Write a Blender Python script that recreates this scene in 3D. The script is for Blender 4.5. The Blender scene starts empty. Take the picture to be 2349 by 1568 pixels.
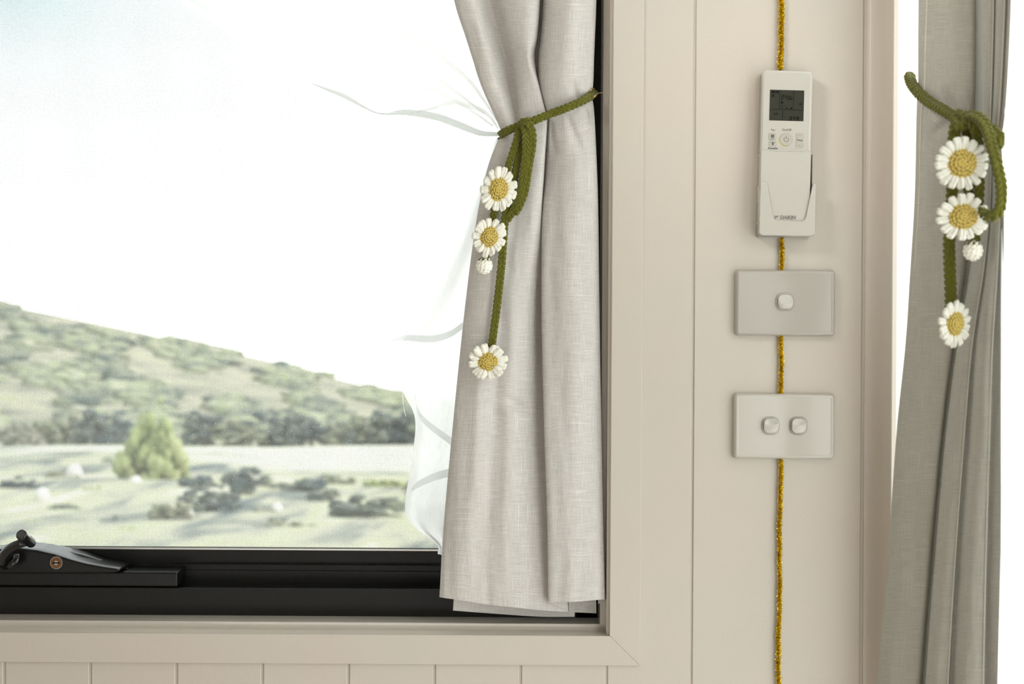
import bpy, bmesh, math, random
import numpy as np
from mathutils import Vector, Matrix, noise

random.seed(7)
R = math.radians
SC = bpy.context.scene
COL = SC.collection

# ------------------------------------------------------------------ camera
S = 0.0005            # metres per photograph pixel on the wall plane (y = 0)
D = 1.5               # camera distance from the wall
SN = 0.0062           # slight roll of the camera
CS = math.sqrt(1 - SN * SN)
cam = bpy.data.cameras.new('camera')
cam.sensor_width = 36.0
cam.lens = 36.0 * D / (2349 * S)
cam.clip_start = 0.02
cam.clip_end = 2000
cam.dof.use_dof = True
cam.dof.focus_distance = D - 0.02
cam.dof.aperture_fstop = 6.5
co = bpy.data.objects.new('camera', cam)
COL.objects.link(co)
co.matrix_world = Matrix(((CS, -SN, 0, 0), (0, 0, -1, -D), (SN, CS, 0, 0), (0, 0, 0, 1)))
SC.camera = co

# ------------------------------------------------------------------ view transform
SC.view_settings.view_transform = 'Standard'
SC.view_settings.look = 'None'
SC.view_settings.gamma = 1.0
SC.view_settings.use_curve_mapping = False
SC.view_settings.exposure = 0.0

# ------------------------------------------------------------------ world: bright hazy sky
w = bpy.data.worlds.new('sky')
SC.world = w
w.use_nodes = True
nt = w.node_tree
nt.nodes.clear()
wo = nt.nodes.new('ShaderNodeOutputWorld')
bg = nt.nodes.new('ShaderNodeBackground')
tc = nt.nodes.new('ShaderNodeTexCoord')
dp = nt.nodes.new('ShaderNodeVectorMath'); dp.operation = 'DOT_PRODUCT'
SUN = Vector((0.95, 0.25, 0.45)).normalized()
dp.inputs[1].default_value = SUN
nt.links.new(tc.outputs['Generated'], dp.inputs[0])
rp = nt.nodes.new('ShaderNodeValToRGB')
rp.color_ramp.elements[0].position = 0.0
rp.color_ramp.elements[0].color = (0.205, 0.27, 0.288, 1)
rp.color_ramp.elements[1].position = 0.32
rp.color_ramp.elements[1].color = (1.0, 1.0, 0.99, 1)
e = rp.color_ramp.elements.new(0.06); e.color = (0.31, 0.372, 0.38, 1)
e = rp.color_ramp.elements.new(0.15); e.color = (0.51, 0.545, 0.545, 1)
nt.links.new(dp.outputs['Value'], rp.inputs['Fac'])
# haze near and below the horizon
sx = nt.nodes.new('ShaderNodeSeparateXYZ')
nt.links.new(tc.outputs['Generated'], sx.inputs[0])
mr = nt.nodes.new('ShaderNodeMapRange')
mr.inputs['From Min'].default_value = 0.02
mr.inputs['From Max'].default_value = 0.26
mr.inputs['To Min'].default_value = 1.0
mr.inputs['To Max'].default_value = 0.0
nt.links.new(sx.outputs['Z'], mr.inputs['Value'])
mxw = nt.nodes.new('ShaderNodeMixRGB')
mxw.inputs['Color2'].default_value = (1.0, 1.0, 0.985, 1)
nt.links.new(mr.outputs['Result'], mxw.inputs['Fac'])
nt.links.new(rp.outputs['Color'], mxw.inputs['Color1'])
nt.links.new(mxw.outputs['Color'], bg.inputs['Color'])
glow = nt.nodes.new('ShaderNodeMapRange')          # the sky brightens towards the veiled sun
glow.interpolation_type = 'SMOOTHSTEP'
glow.inputs['From Min'].default_value = 0.45
glow.inputs['From Max'].default_value = 1.0
glow.inputs['To Min'].default_value = 3.8
glow.inputs['To Max'].default_value = 4.3
nt.links.new(dp.outputs['Value'], glow.inputs['Value'])
nt.links.new(glow.outputs['Result'], bg.inputs['Strength'])
nt.links.new(bg.outputs[0], wo.inputs[0])


def area(name, loc, target, sx_, sy_, power, color):
    l = bpy.data.lights.new(name, 'AREA')
    l.shape = 'RECTANGLE'; l.size = sx_; l.size_y = sy_
    l.energy = power; l.color = color
    o = bpy.data.objects.new(name, l)
    COL.objects.link(o)
    o.location = loc
    d = Vector(target) - Vector(loc)
    o.rotation_euler = d.to_track_quat('-Z', 'Y').to_euler()
    return o

area('rear_window_light', (-0.9, -3.25, -0.2), (0.1, 0, -0.1), 2.2, 1.7, 9, (1.0, 0.985, 0.96))
area('low_bounce_fill', (-0.3, -2.3, -1.05), (0.25, 0, 0.0), 1.1, 0.7, 7.5, (1.0, 0.98, 0.95))  # added fill standing in for light bounced up from the floor

sp = bpy.data.lights.new('corner_fill_spot', 'SPOT')  # invented unseen spot, added to brighten the right corner and its upright
sp.energy = 38; sp.color = (1.0, 0.99, 0.96); sp.spot_size = R(30); sp.spot_blend = 1.0; sp.shadow_soft_size = 0.16
spo = bpy.data.objects.new('corner_fill_spot', sp); COL.objects.link(spo)
spo.location = (-0.60, -0.80, 0.85)
spo.rotation_euler = (Vector((0.43, -0.03, 0.28)) - Vector(spo.location)).to_track_quat('-Z', 'Y').to_euler()

# ------------------------------------------------------------------ helpers
def P(px, py, y=0.0):
    """the place at depth y that the photograph shows at pixel (px, py)"""
    dx, dy = px - 1174.5, py - 784.0
    X = dx * CS + dy * SN
    Y = -dx * SN + dy * CS
    k = S * (D + y) / D
    return Vector((X * k, y, -Y * k))


def new_obj(name, mesh, mat=None, parent=None, smooth=False):
    if mat is not None:
        mesh.materials.clear()
        for m in (mat if isinstance(mat, (list, tuple)) else [mat]):
            mesh.materials.append(m)
    o = bpy.data.objects.new(name, mesh)
    COL.objects.link(o)
    if parent is not None:
        o.parent = parent
    if smooth and len(mesh.polygons):
        mesh.polygons.foreach_set('use_smooth', [True] * len(mesh.polygons))
    return o


def mesh_from(verts, faces, name='m'):
    me = bpy.data.meshes.new(name)
    me.from_pydata([tuple(v) for v in verts], [], faces)
    me.update()
    return me


class MB:
    """collects geometry for ONE mesh"""
    def __init__(self):
        self.v = []; self.f = []

    def add(self, v, f, M=None):
        o = len(self.v)
        if M is not None:
            v = [M @ Vector(q) for q in v]
        self.v += [tuple(q) for q in v]
        self.f += [tuple(i + o for i in q) for q in f]
        return self

    def box(self, a, b):
        x0, y0, z0 = a; x1, y1, z1 = b
        v = [(x0, y0, z0), (x1, y0, z0), (x1, y1, z0), (x0, y1, z0),
             (x0, y0, z1), (x1, y0, z1), (x1, y1, z1), (x0, y1, z1)]
        f = [(0, 3, 2, 1), (4, 5, 6, 7), (0, 1, 5, 4), (1, 2, 6, 5), (2, 3, 7, 6), (3, 0, 4, 7)]
        return self.add(v, f)

    def build(self, name, mat, parent=None, smooth=False, bevel=0.0, seg=2, angle=35):
        me = mesh_from(self.v, self.f, name)
        bm = bmesh.new(); bm.from_mesh(me)
        bmesh.ops.recalc_face_normals(bm, faces=bm.faces)
        bm.to_mesh(me); bm.free()
        o = new_obj(name, me, mat, parent, smooth)
        if bevel > 0:
            md = o.modifiers.new('bevel', 'BEVEL')
            md.width = bevel; md.segments = seg; md.limit_method = 'ANGLE'; md.angle_limit = R(angle)
            me.polygons.foreach_set('use_smooth', [True] * len(me.polygons))
            wn = o.modifiers.new('wn', 'WEIGHTED_NORMAL'); wn.keep_sharp = False
        return o


def empty(name, loc=(0, 0, 0), rot=(0, 0, 0), parent=None):
    o = bpy.data.objects.new(name, None)
    o.empty_display_size = 0.02
    COL.objects.link(o)
    o.location = loc; o.rotation_euler = rot
    if parent: o.parent = parent
    return o


def tag(o, label=None, cat=None, group=None, kind=None):
    if label: o['label'] = label
    if cat: o['category'] = cat
    if group: o['group'] = group
    if kind: o['kind'] = kind
    return o


def rrect(w_, h_, r, n=6, cx=0, cz=0):
    """rounded rectangle outline, counter-clockwise in x,z"""
    pts = []
    for (sx_, sz_, a0) in ((1, 1, 0), (-1, 1, 90), (-1, -1, 180), (1, -1, 270)):
        for i in range(n + 1):
            a = R(a0 + 90.0 * i / n)
            pts.append((cx + sx_ * (w_ / 2 - r) + r * math.cos(a), cz + sz_ * (h_ / 2 - r) + r * math.sin(a)))
    return pts


def inset(pts, d):
    n = len(pts); out = []
    for i in range(n):
        p0 = Vector(pts[i - 1]); p1 = Vector(pts[i]); p2 = Vector(pts[(i + 1) % n])
        e1 = (p1 - p0); e2 = (p2 - p1)
        if e1.length < 1e-9: e1 = e2
        if e2.length < 1e-9: e2 = e1
        n1 = Vector((-e1.y, e1.x)).normalized(); n2 = Vector((-e2.y, e2.x)).normalized()
        m = (n1 + n2)
        m = m.normalized() if m.length > 1e-6 else n1
        c = max(0.5, m.dot(n1))
        out.append(tuple(p1 + m * (d / c)))
    return out


def slab(mb, pts, yf, yb, bev=0.0, seg=4):
    """extruded outline (x,z), front at yf (towards the room), rounded front edge"""
    rings = []
    if yf > yb: sg = -1
    rings.append([(x, yb, z) for x, z in pts])
    if bev > 0:
        for i in range(seg + 1):
            a = R(90.0 * i / seg)
            q = inset(pts, bev * (1 - math.cos(a)))
            yy = yf + bev * (1 - math.sin(a))
            rings.append([(x, yy, z) for x, z in q])
    else:
        rings.append([(x, yf, z) for x, z in pts])
    n = len(pts)
    v = [p for r_ in rings for p in r_]
    f = []
    for k in range(len(rings) - 1):
        for i in range(n):
            j = (i + 1) % n
            f.append((k * n + i, k * n + j, (k + 1) * n + j, (k + 1) * n + i))
    f.append(tuple((len(rings) - 1) * n + i for i in range(n)))
    f.append(tuple(reversed(range(n))))
    mb.add(v, f)


def cat(p0, p1, p2, p3, t):
    return 0.5 * ((2 * p1) + (-p0 + p2) * t + (2 * p0 - 5 * p1 + 4 * p2 - p3) * t * t + (-p0 + 3 * p1 - 3 * p2 + p3) * t ** 3)


def spline(pts, n_per):
    """Catmull-Rom through control points (numpy rows), tension 0.5"""
    pts = np.asarray(pts, float)
    m = len(pts); out = []
    for i in range(m - 1):
        p0 = pts[i - 1] if i > 0 else 2 * pts[0] - pts[1]
        p3 = pts[i + 2] if i + 2 < m else 2 * pts[-1] - pts[-2]
        for k in range(n_per):
            out.append(cat(p0, pts[i], pts[i + 1], p3, k / n_per))
    out.append(pts[-1])
    return np.array(out)


def sheet(name, grid, mat, parent=None, nu=6, nv=8, wrinkle=None, label=None):
    """cloth surface through a grid of (px, py, depth) control points"""
    G = np.array(grid, float)
    A = np.array([spline(row, nu) for row in G])            # rows x U
    B = np.array([spline(A[:, i], nv) for i in range(A.shape[1])])   # U x V
    U, V = B.shape[0], B.shape[1]
    W = np.zeros((U, V, 3))
    for i in range(U):
        for j in range(V):
            px, py, y = B[i, j]
            if wrinkle: y = y + wrinkle(px, py, i / (U - 1), j / (V - 1))
            W[i, j] = P(px, py, y)
    verts = W.reshape(-1, 3)
    faces = []
    for i in range(U - 1):
        for j in range(V - 1):
            faces.append((i * V + j, (i + 1) * V + j, (i + 1) * V + j + 1, i * V + j + 1))
    me = mesh_from(verts, faces, name)
    # thread coordinates in centimetres
    du = np.linalg.norm(np.diff(W, axis=0), axis=2)
    wide = np.argsort(du.sum(axis=0))[-max(1, V // 4):]
    cu = np.concatenate([[0], np.cumsum(du[:, wide].mean(axis=1))]) * 100
    dv = np.linalg.norm(np.diff(W, axis=1), axis=2)
    cv = np.concatenate([np.zeros((U, 1)), np.cumsum(dv, axis=1)], axis=1).mean(axis=0) * 100
    uv = me.uv_layers.new(name='threads')
    data = np.zeros((len(me.loops), 2))
    li = np.zeros(len(me.loops), int); me.loops.foreach_get('vertex_index', li)
    data[:, 0] = cu[li // V]; data[:, 1] = cv[li % V]
    uv.data.foreach_set('uv', data.ravel())
    o = new_obj(name, me, mat, parent, True)
    return o


# ------------------------------------------------------------------ materials
def mat_base(name):
    m = bpy.data.materials.new(name); m.use_nodes = True
    t = m.node_tree
    b = t.nodes['Principled BSDF']
    return m, t, b


def simple(name, col, rough=0.5, metal=0.0, bump=0.0, scale=200.0, spec=0.5, var=0.0, coat=0.0):
    m, t, b = mat_base(name)
    b.inputs['Base Color'].default_value = (*col, 1)
    b.inputs['Roughness'].default_value = rough
    b.inputs['Metallic'].default_value = metal
    b.inputs['Specular IOR Level'].default_value = spec
    b.inputs['Coat Weight'].default_value = coat
    b.inputs['Coat Roughness'].default_value = 0.08
    if bump > 0 or var > 0:
        tc_ = t.nodes.new('ShaderNodeTexCoord')
        n = t.nodes.new('ShaderNodeTexNoise'); n.inputs['Scale'].default_value = scale
        n.inputs['Detail'].default_value = 4
        t.links.new(tc_.outputs['Object'], n.inputs['Vector'])
        if bump > 0:
            bp = t.nodes.new('ShaderNodeBump'); bp.inputs['Strength'].default_value = bump
            bp.inputs['Distance'].default_value = 0.001
            t.links.new(n.outputs['Fac'], bp.inputs['Height'])
            t.links.new(bp.outputs[0], b.inputs['Normal'])
        if var > 0:
            mx = t.nodes.new('ShaderNodeMixRGB')
            mx.inputs['Color1'].default_value = (*[c * (1 - var) for c in col], 1)
            mx.inputs['Color2'].default_value = (*[min(1, c * (1 + var)) for c in col], 1)
            t.links.new(n.outputs['Fac'], mx.inputs['Fac'])
            t.links.new(mx.outputs[0], b.inputs['Base Color'])
    return m


def paint(name, col):
    """brushed satin paint, faint warm / cool drift and brush relief"""
    m, t, b = mat_base(name)
    tc_ = t.nodes.new('ShaderNodeTexCoord')
    mp = t.nodes.new('ShaderNodeMapping'); mp.inputs['Scale'].default_value = (1, 1, 1)
    t.links.new(tc_.outputs['Object'], mp.inputs['Vector'])
    n = t.nodes.new('ShaderNodeTexNoise'); n.inputs['Scale'].default_value = 6; n.inputs['Detail'].default_value = 2
    t.links.new(mp.outputs[0], n.inputs['Vector'])
    cr = t.nodes.new('ShaderNodeValToRGB')
    cr.color_ramp.elements[0].position = 0.35; cr.color_ramp.elements[1].position = 0.65
    cr.color_ramp.elements[0].color = (col[0] * 1.01, col[1] * 0.985, col[2] * 0.975, 1)
    cr.color_ramp.elements[1].color = (col[0] * 0.985, col[1] * 1.0, col[2] * 1.0, 1)
    t.links.new(n.outputs['Fac'], cr.inputs['Fac'])
    t.links.new(cr.outputs['Color'], b.inputs['Base Color'])
    b.inputs['Roughness'].default_value = 0.42
    n2 = t.nodes.new('ShaderNodeTexNoise'); n2.inputs['Scale'].default_value = 260; n2.inputs['Detail'].default_value = 3
    n2.inputs['Roughness'].default_value = 0.6
    t.links.new(tc_.outputs['Object'], n2.inputs['Vector'])
    bp = t.nodes.new('ShaderNodeBump'); bp.inputs['Strength'].default_value = 0.22; bp.inputs['Distance'].default_value = 0.0006
    t.links.new(n2.outputs['Fac'], bp.inputs['Height'])
    t.links.new(bp.outputs[0], b.inputs['Normal'])
    return m


def linen(name, dark, light, transl=0.2):
    """plain woven slub linen: fine threads both ways, single light slubs"""
    m = bpy.data.materials.new(name); m.use_nodes = True
    t = m.node_tree; t.nodes.clear()
    out = t.nodes.new('ShaderNodeOutputMaterial')
    uv = t.nodes.new('ShaderNodeUVMap'); uv.uv_map = 'threads'

    def threads(sx_, sy_, detail=1.5, off=0.0):
        mp = t.nodes.new('ShaderNodeMapping'); mp.inputs['Scale'].default_value = (sx_, sy_, 1)
        mp.inputs['Location'].default_value = (off, off * 0.7, 0)
        t.links.new(uv.outputs[0], mp.inputs['Vector'])
        n = t.nodes.new('ShaderNodeTexNoise'); n.noise_dimensions = '2D'
        n.inputs['Scale'].default_value = 1; n.inputs['Detail'].default_value = detail
        t.links.new(mp.outputs[0], n.inputs['Vector'])
        return n.outputs['Fac']

    def math_(op, a, b=None, c=None):
        q = t.nodes.new('ShaderNodeMath'); q.operation = op
        for i, x in enumerate((a, b, c)):
            if x is None: continue
            if isinstance(x, (int, float)): q.inputs[i].default_value = x
            else: t.links.new(x, q.inputs[i])
        return q.outputs[0]

    def ramp01(x, lo, hi):
        q = t.nodes.new('ShaderNodeMapRange'); q.inputs['From Min'].default_value = lo; q.inputs['From Max'].default_value = hi
        t.links.new(x, q.inputs['Value'])
        return q.outputs[0]
    warp = threads(13, 0.5)
    weft = threads(0.5, 13, off=5.3)
    fine = threads(11, 8, 1.0, off=2.1)
    slub_h = ramp01(threads(0.22, 12.0, 0.0, off=9.0), 0.72, 0.86)
    slub_v = ramp01(threads(12.0, 0.18, 0.0, off=17.0), 0.74, 0.88)
    base = math_('ADD', math_('MULTIPLY', warp, 0.32), math_('MULTIPLY', weft, 0.32))
    base = math_('ADD', base, math_('MULTIPLY', fine, 0.36))
    base = ramp01(base, 0.25, 0.75)
    sl = math_('MULTIPLY', math_('MAXIMUM', slub_h, slub_v), 0.40)
    fac = math_('MINIMUM', math_('ADD', base, sl), 1.25)
    mx = t.nodes.new('ShaderNodeMixRGB')
    mx.inputs['Color1'].default_value = (*dark, 1); mx.inputs['Color2'].default_value = (*light, 1)
    mx.use_clamp = False
    t.links.new(fac, mx.inputs['Fac'])
    d = t.nodes.new('ShaderNodeBsdfDiffuse'); tr = t.nodes.new('ShaderNodeBsdfTranslucent')
    t.links.new(mx.outputs[0], d.inputs['Color']); t.links.new(mx.outputs[0], tr.inputs['Color'])
    bp = t.nodes.new('ShaderNodeBump'); bp.inputs['Strength'].default_value = 0.35; bp.inputs['Distance'].default_value = 0.0006
    t.links.new(fac, bp.inputs['Height'])
    t.links.new(bp.outputs[0], d.inputs['Normal'])
    ms = t.nodes.new('ShaderNodeMixShader'); ms.inputs['Fac'].default_value = transl
    t.links.new(d.outputs[0], ms.inputs[1]); t.links.new(tr.outputs[0], ms.inputs[2])
    t.links.new(ms.outputs[0], out.inputs[0])
    return m


def voile(name, opacity=0.55, col=(0.97, 0.975, 0.97), line=22.0, share=0.75):
    """fine sheer: open weave, light passes between the threads"""
    m = bpy.data.materials.new(name); m.use_nodes = True
    t = m.node_tree; t.nodes.clear()
    out = t.nodes.new('ShaderNodeOutputMaterial')
    uv = t.nodes.new('ShaderNodeUVMap'); uv.uv_map = 'threads'
    mp = t.nodes.new('ShaderNodeMapping'); mp.inputs['Scale'].default_value = (line, 0.7, 1)
    t.links.new(uv.outputs[0], mp.inputs['Vector'])
    n = t.nodes.new('ShaderNodeTexNoise'); n.noise_dimensions = '2D'; n.inputs['Scale'].default_value = 1; n.inputs['Detail'].default_value = 1
    t.links.new(mp.outputs[0], n.inputs['Vector'])
    q = t.nodes.new('ShaderNodeMapRange'); q.inputs['From Min'].default_value = 0.35; q.inputs['From Max'].default_value = 0.65
    q.inputs['To Min'].default_value = opacity - 0.06; q.inputs['To Max'].default_value = min(1, opacity + 0.06)
    t.links.new(n.outputs['Fac'], q.inputs['Value'])
    d = t.nodes.new('ShaderNodeBsdfDiffuse'); tr = t.nodes.new('ShaderNodeBsdfTranslucent')
    d.inputs['Color'].default_value = (*col, 1); tr.inputs['Color'].default_value = (*col, 1)
    ms = t.nodes.new('ShaderNodeMixShader'); ms.inputs['Fac'].default_value = share
    t.links.new(d.outputs[0], ms.inputs[1]); t.links.new(tr.outputs[0], ms.inputs[2])
    tp = t.nodes.new('ShaderNodeBsdfTransparent')
    m2 = t.nodes.new('ShaderNodeMixShader')
    t.links.new(q.outputs[0], m2.inputs['Fac'])
    t.links.new(tp.outputs[0], m2.inputs[1]); t.links.new(ms.outputs[0], m2.inputs[2])
    t.links.new(m2.outputs[0], out.inputs[0])
    return m


def wool(name, col, var=0.25, scale=900.0):
    m, t, b = mat_base(name)
    tc_ = t.nodes.new('ShaderNodeTexCoord')
    n = t.nodes.new('ShaderNodeTexNoise'); n.inputs['Scale'].default_value = scale; n.inputs['Detail'].default_value = 3
    mp = t.nodes.new('ShaderNodeMapping'); mp.inputs['Rotation'].default_value = (0, 0.6, 0); mp.inputs['Scale'].default_value = (1, 1, 0.35)
    t.links.new(tc_.outputs['Object'], mp.inputs['Vector']); t.links.new(mp.outputs[0], n.inputs['Vector'])
    mx = t.nodes.new('ShaderNodeMixRGB')
    mx.inputs['Color1'].default_value = (*[c * (1 - var) for c in col], 1)
    mx.inputs['Color2'].default_value = (*[min(1, c * (1 + var)) for c in col], 1)
    t.links.new(n.outputs['Fac'], mx.inputs['Fac'])
    t.links.new(mx.outputs[0], b.inputs['Base Color'])
    b.inputs['Roughness'].default_value = 0.95
    b.inputs['Specular IOR Level'].default_value = 0.1
    b.inputs['Sheen Weight'].default_value = 0.25
    b.inputs['Sheen Roughness'].default_value = 0.5
    bp = t.nodes.new('ShaderNodeBump'); bp.inputs['Strength'].default_value = 0.6; bp.inputs['Distance'].default_value = 0.0005
    t.links.new(n.outputs['Fac'], bp.inputs['Height']); t.links.new(bp.outputs[0], b.inputs['Normal'])
    return m


def clear_glass(name):
    m = bpy.data.materials.new(name); m.use_nodes = True
    t = m.node_tree; t.nodes.clear()
    out = t.nodes.new('ShaderNodeOutputMaterial')
    tp = t.nodes.new('ShaderNodeBsdfTransparent'); tp.inputs['Color'].default_value = (0.97, 0.985, 0.98, 1)
    gl = t.nodes.new('ShaderNodeBsdfGlossy'); gl.inputs['Roughness'].default_value = 0.01
    lw = t.nodes.new('ShaderNodeLayerWeight')
    pw = t.nodes.new('ShaderNodeMath'); pw.operation = 'POWER'; pw.inputs[1].default_value = 5.0
    t.links.new(lw.outputs['Facing'], pw.inputs[0])
    fr = t.nodes.new('ShaderNodeMath'); fr.operation = 'MULTIPLY_ADD'; fr.inputs[1].default_value = 0.8; fr.inputs[2].default_value = 0.03
    t.links.new(pw.outputs[0], fr.inputs[0])
    ms = t.nodes.new('ShaderNodeMixShader')
    t.links.new(fr.outputs[0], ms.inputs['Fac']); t.links.new(tp.outputs[0], ms.inputs[1]); t.links.new(gl.outputs[0], ms.inputs[2])
    t.links.new(ms.outputs[0], out.inputs[0])
    return m


M = {}
CREAM = (0.53, 0.484, 0.420)
M['paint'] = paint('cream_satin_paint', CREAM)
M['gloss_paint'] = simple('cream_gloss_paint', CREAM, 0.24, bump=0.08, scale=120, coat=0.6)
M['groove'] = simple('groove_paint', (0.52, 0.47, 0.40), 0.6)
M['black'] = simple('black_powder_coat', (0.008, 0.008, 0.007), 0.36, bump=0.25, scale=900, spec=0.22)
M['winder'] = simple('black_gloss_winder', (0.003, 0.003, 0.0025), 0.28, bump=0.15, scale=1500, spec=0.30)
M['seal'] = simple('screen_seal', (0.03, 0.035, 0.03), 0.7)
M['alu'] = simple('bare_aluminium_edge', (0.62, 0.60, 0.56), 0.35, 0.6)
M['mesh'] = simple('grey_fibreglass_mesh', (0.30, 0.33, 0.33), 0.6)
M['dust'] = simple('dust_speck', (0.95, 0.95, 0.95), 0.8)
M['glass'] = clear_glass('clear_glass')
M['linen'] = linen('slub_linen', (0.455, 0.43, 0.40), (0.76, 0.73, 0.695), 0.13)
M['linen_shaded'] = linen('slub_linen_shaded', (0.32, 0.305, 0.262), (0.50, 0.48, 0.42), 0.05)  # same linen, its colour darkened for the shade on the right curtain
M['linen_edge_glow'] = simple('linen_painted_glow', (0.74, 0.71, 0.63), 0.9)  # lighter colour standing in for backlight on the pleats
M['voile'] = voile('white_voile', 0.70)
M['voile_dense'] = voile('white_voile_gathered', 0.93, (0.99, 0.99, 0.985), 22.0, 0.88)
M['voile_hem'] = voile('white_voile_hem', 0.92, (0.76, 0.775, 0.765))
M['green'] = wool('olive_wool', (0.115, 0.115, 0.013), 0.5)
M['white_wool'] = wool('cream_wool', (0.90, 0.885, 0.78), 0.08)
M['yellow'] = wool('mustard_wool', (0.66, 0.50, 0.12), 0.18)
M['gold'] = simple('gold_foil', (1.0, 0.83, 0.13), 0.25, 1.0)
M['gold_core'] = simple('gold_core', (0.45, 0.26, 0.03), 0.5, 0.6)
M['brass'] = simple('brass_wire', (0.62, 0.42, 0.18), 0.3, 1.0)
M['plastic'] = simple('warm_white_plastic', (0.495, 0.475, 0.425), 0.22, coat=0.4)
M['plastic_matt'] = simple('satin_white_plastic', (0.455, 0.435, 0.385), 0.36)
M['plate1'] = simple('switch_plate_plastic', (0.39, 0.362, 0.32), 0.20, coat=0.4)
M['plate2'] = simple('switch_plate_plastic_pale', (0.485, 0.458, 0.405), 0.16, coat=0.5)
M['rocker'] = simple('switch_rocker_plastic', (0.49, 0.47, 0.42), 0.15, coat=0.6)
M['gap'] = simple('dark_gap', (0.10, 0.09, 0.075), 0.8)
M['lcd'] = simple('lcd_panel', (0.030, 0.030, 0.020), 0.3, spec=0.15)
M['seg'] = simple('lcd_segment', (0.004, 0.004, 0.003), 0.5, spec=0.1)
M['ink'] = simple('grey_print', (0.10, 0.10, 0.09), 0.6)
M['ink2'] = simple('silver_print', (0.20, 0.19, 0.17), 0.5)
M['yellowring'] = simple('yellow_print', (0.72, 0.58, 0.06), 0.4)
M['button'] = simple('button_plastic', (0.40, 0.38, 0.325), 0.35)
M['copper'] = simple('copper_lock_face', (0.15, 0.072, 0.030), 0.4, 0.6)
M['chrome'] = simple('chrome', (0.42, 0.42, 0.38), 0.25, 1.0)
M['knob'] = simple('black_knob', (0.006, 0.006, 0.006), 0.22, coat=0.5, spec=0.4)
M['floor'] = simple('pale_timber_floor', (0.52, 0.46, 0.39), 0.5, var=0.2, scale=12)


def patchy(name, cols, sc, aniso=(1, 1, 1), fine=0.35):
    """matt vegetation whose own colour changes from patch to patch"""
    m, t, b = mat_base(name)
    g_ = t.nodes.new('ShaderNodeNewGeometry')
    mp = t.nodes.new('ShaderNodeMapping'); mp.inputs['Scale'].default_value = aniso
    t.links.new(g_.outputs['Position'], mp.inputs['Vector'])
    n = t.nodes.new('ShaderNodeTexNoise'); n.inputs['Scale'].default_value = sc; n.inputs['Detail'].default_value = 3
    n.inputs['Roughness'].default_value = 0.55; n.inputs['Distortion'].default_value = 0.6
    t.links.new(mp.outputs[0], n.inputs['Vector'])
    cr = t.nodes.new('ShaderNodeValToRGB'); cr.color_ramp.interpolation = 'B_SPLINE'
    cr.color_ramp.elements[0].position = cols[0][0]; cr.color_ramp.elements[0].color = (*cols[0][1], 1)
    cr.color_ramp.elements[1].position = cols[-1][0]; cr.color_ramp.elements[1].color = (*cols[-1][1], 1)
    for p_, c_ in cols[1:-1]:
        e_ = cr.color_ramp.elements.new(p_); e_.color = (*c_, 1)
    t.links.new(n.outputs['Fac'], cr.inputs['Fac'])
    t.links.new(cr.outputs['Color'], b.inputs['Base Color'])
    b.inputs['Roughness'].default_value = 1.0; b.inputs['Specular IOR Level'].default_value = 0.0
    return m


M['grass'] = patchy('dry_meadow', [(0.34, (0.111, 0.136, 0.142)), (0.43, (0.284, 0.290, 0.244)), (0.50, (0.467, 0.447, 0.355)), (0.57, (0.405, 0.421, 0.264)), (0.68, (0.619, 0.579, 0.517))], 0.9, (1, 0.22, 1))
def far_field(m):
    """the mown strip at the far edge of the meadow is plain pale straw"""
    t = m.node_tree; b_ = t.nodes['Principled BSDF']
    old = b_.inputs['Base Color'].links[0].from_socket
    g_ = [q for q in t.nodes if q.type == 'NEW_GEOMETRY'][0]
    sp_ = t.nodes.new('ShaderNodeSeparateXYZ'); t.links.new(g_.outputs['Position'], sp_.inputs[0])
    n_ = t.nodes.new('ShaderNodeTexNoise'); n_.inputs['Scale'].default_value = 0.25; t.links.new(g_.outputs['Position'], n_.inputs['Vector'])
    ad = t.nodes.new('ShaderNodeMath'); ad.operation = 'MULTIPLY_ADD'; ad.inputs[1].default_value = 16.0
    t.links.new(n_.outputs['Fac'], ad.inputs[0]); t.links.new(sp_.outputs['Y'], ad.inputs[2])
    xx = t.nodes.new('ShaderNodeMath'); xx.operation = 'MULTIPLY_ADD'; xx.inputs[1].default_value = 0.9; t.links.new(sp_.outputs['X'], xx.inputs[0]); t.links.new(ad.outputs[0], xx.inputs[2])
    r_ = t.nodes.new('ShaderNodeMapRange'); r_.inputs['From Min'].default_value = 33; r_.inputs['From Max'].default_value = 37
    t.links.new(xx.outputs[0], r_.inputs['Value'])
    mx = t.nodes.new('ShaderNodeMixRGB'); mx.inputs['Color2'].default_value = (0.56, 0.55, 0.46, 1)
    t.links.new(r_.outputs[0], mx.inputs['Fac']); t.links.new(old, mx.inputs['Color1']); t.links.new(mx.outputs[0], b_.inputs['Base Color'])
far_field(M['grass'])
M['hill'] = patchy('hill_scrub', [(0.3, (0.152, 0.162, 0.139)), (0.45, (0.307, 0.299, 0.228)), (0.6, (0.416, 0.385, 0.311)), (0.72, (0.377, 0.385, 0.237))], 0.22, (1, 1, 1))
M['forest'] = patchy('hill_woodland', [(0.36, (0.087, 0.111, 0.107)), (0.44, (0.213, 0.228, 0.178)), (0.51, (0.325, 0.325, 0.248)), (0.57, (0.314, 0.355, 0.202)), (0.66, (0.436, 0.416, 0.345))], 0.36, (1, 0.6, 1.3))
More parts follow.
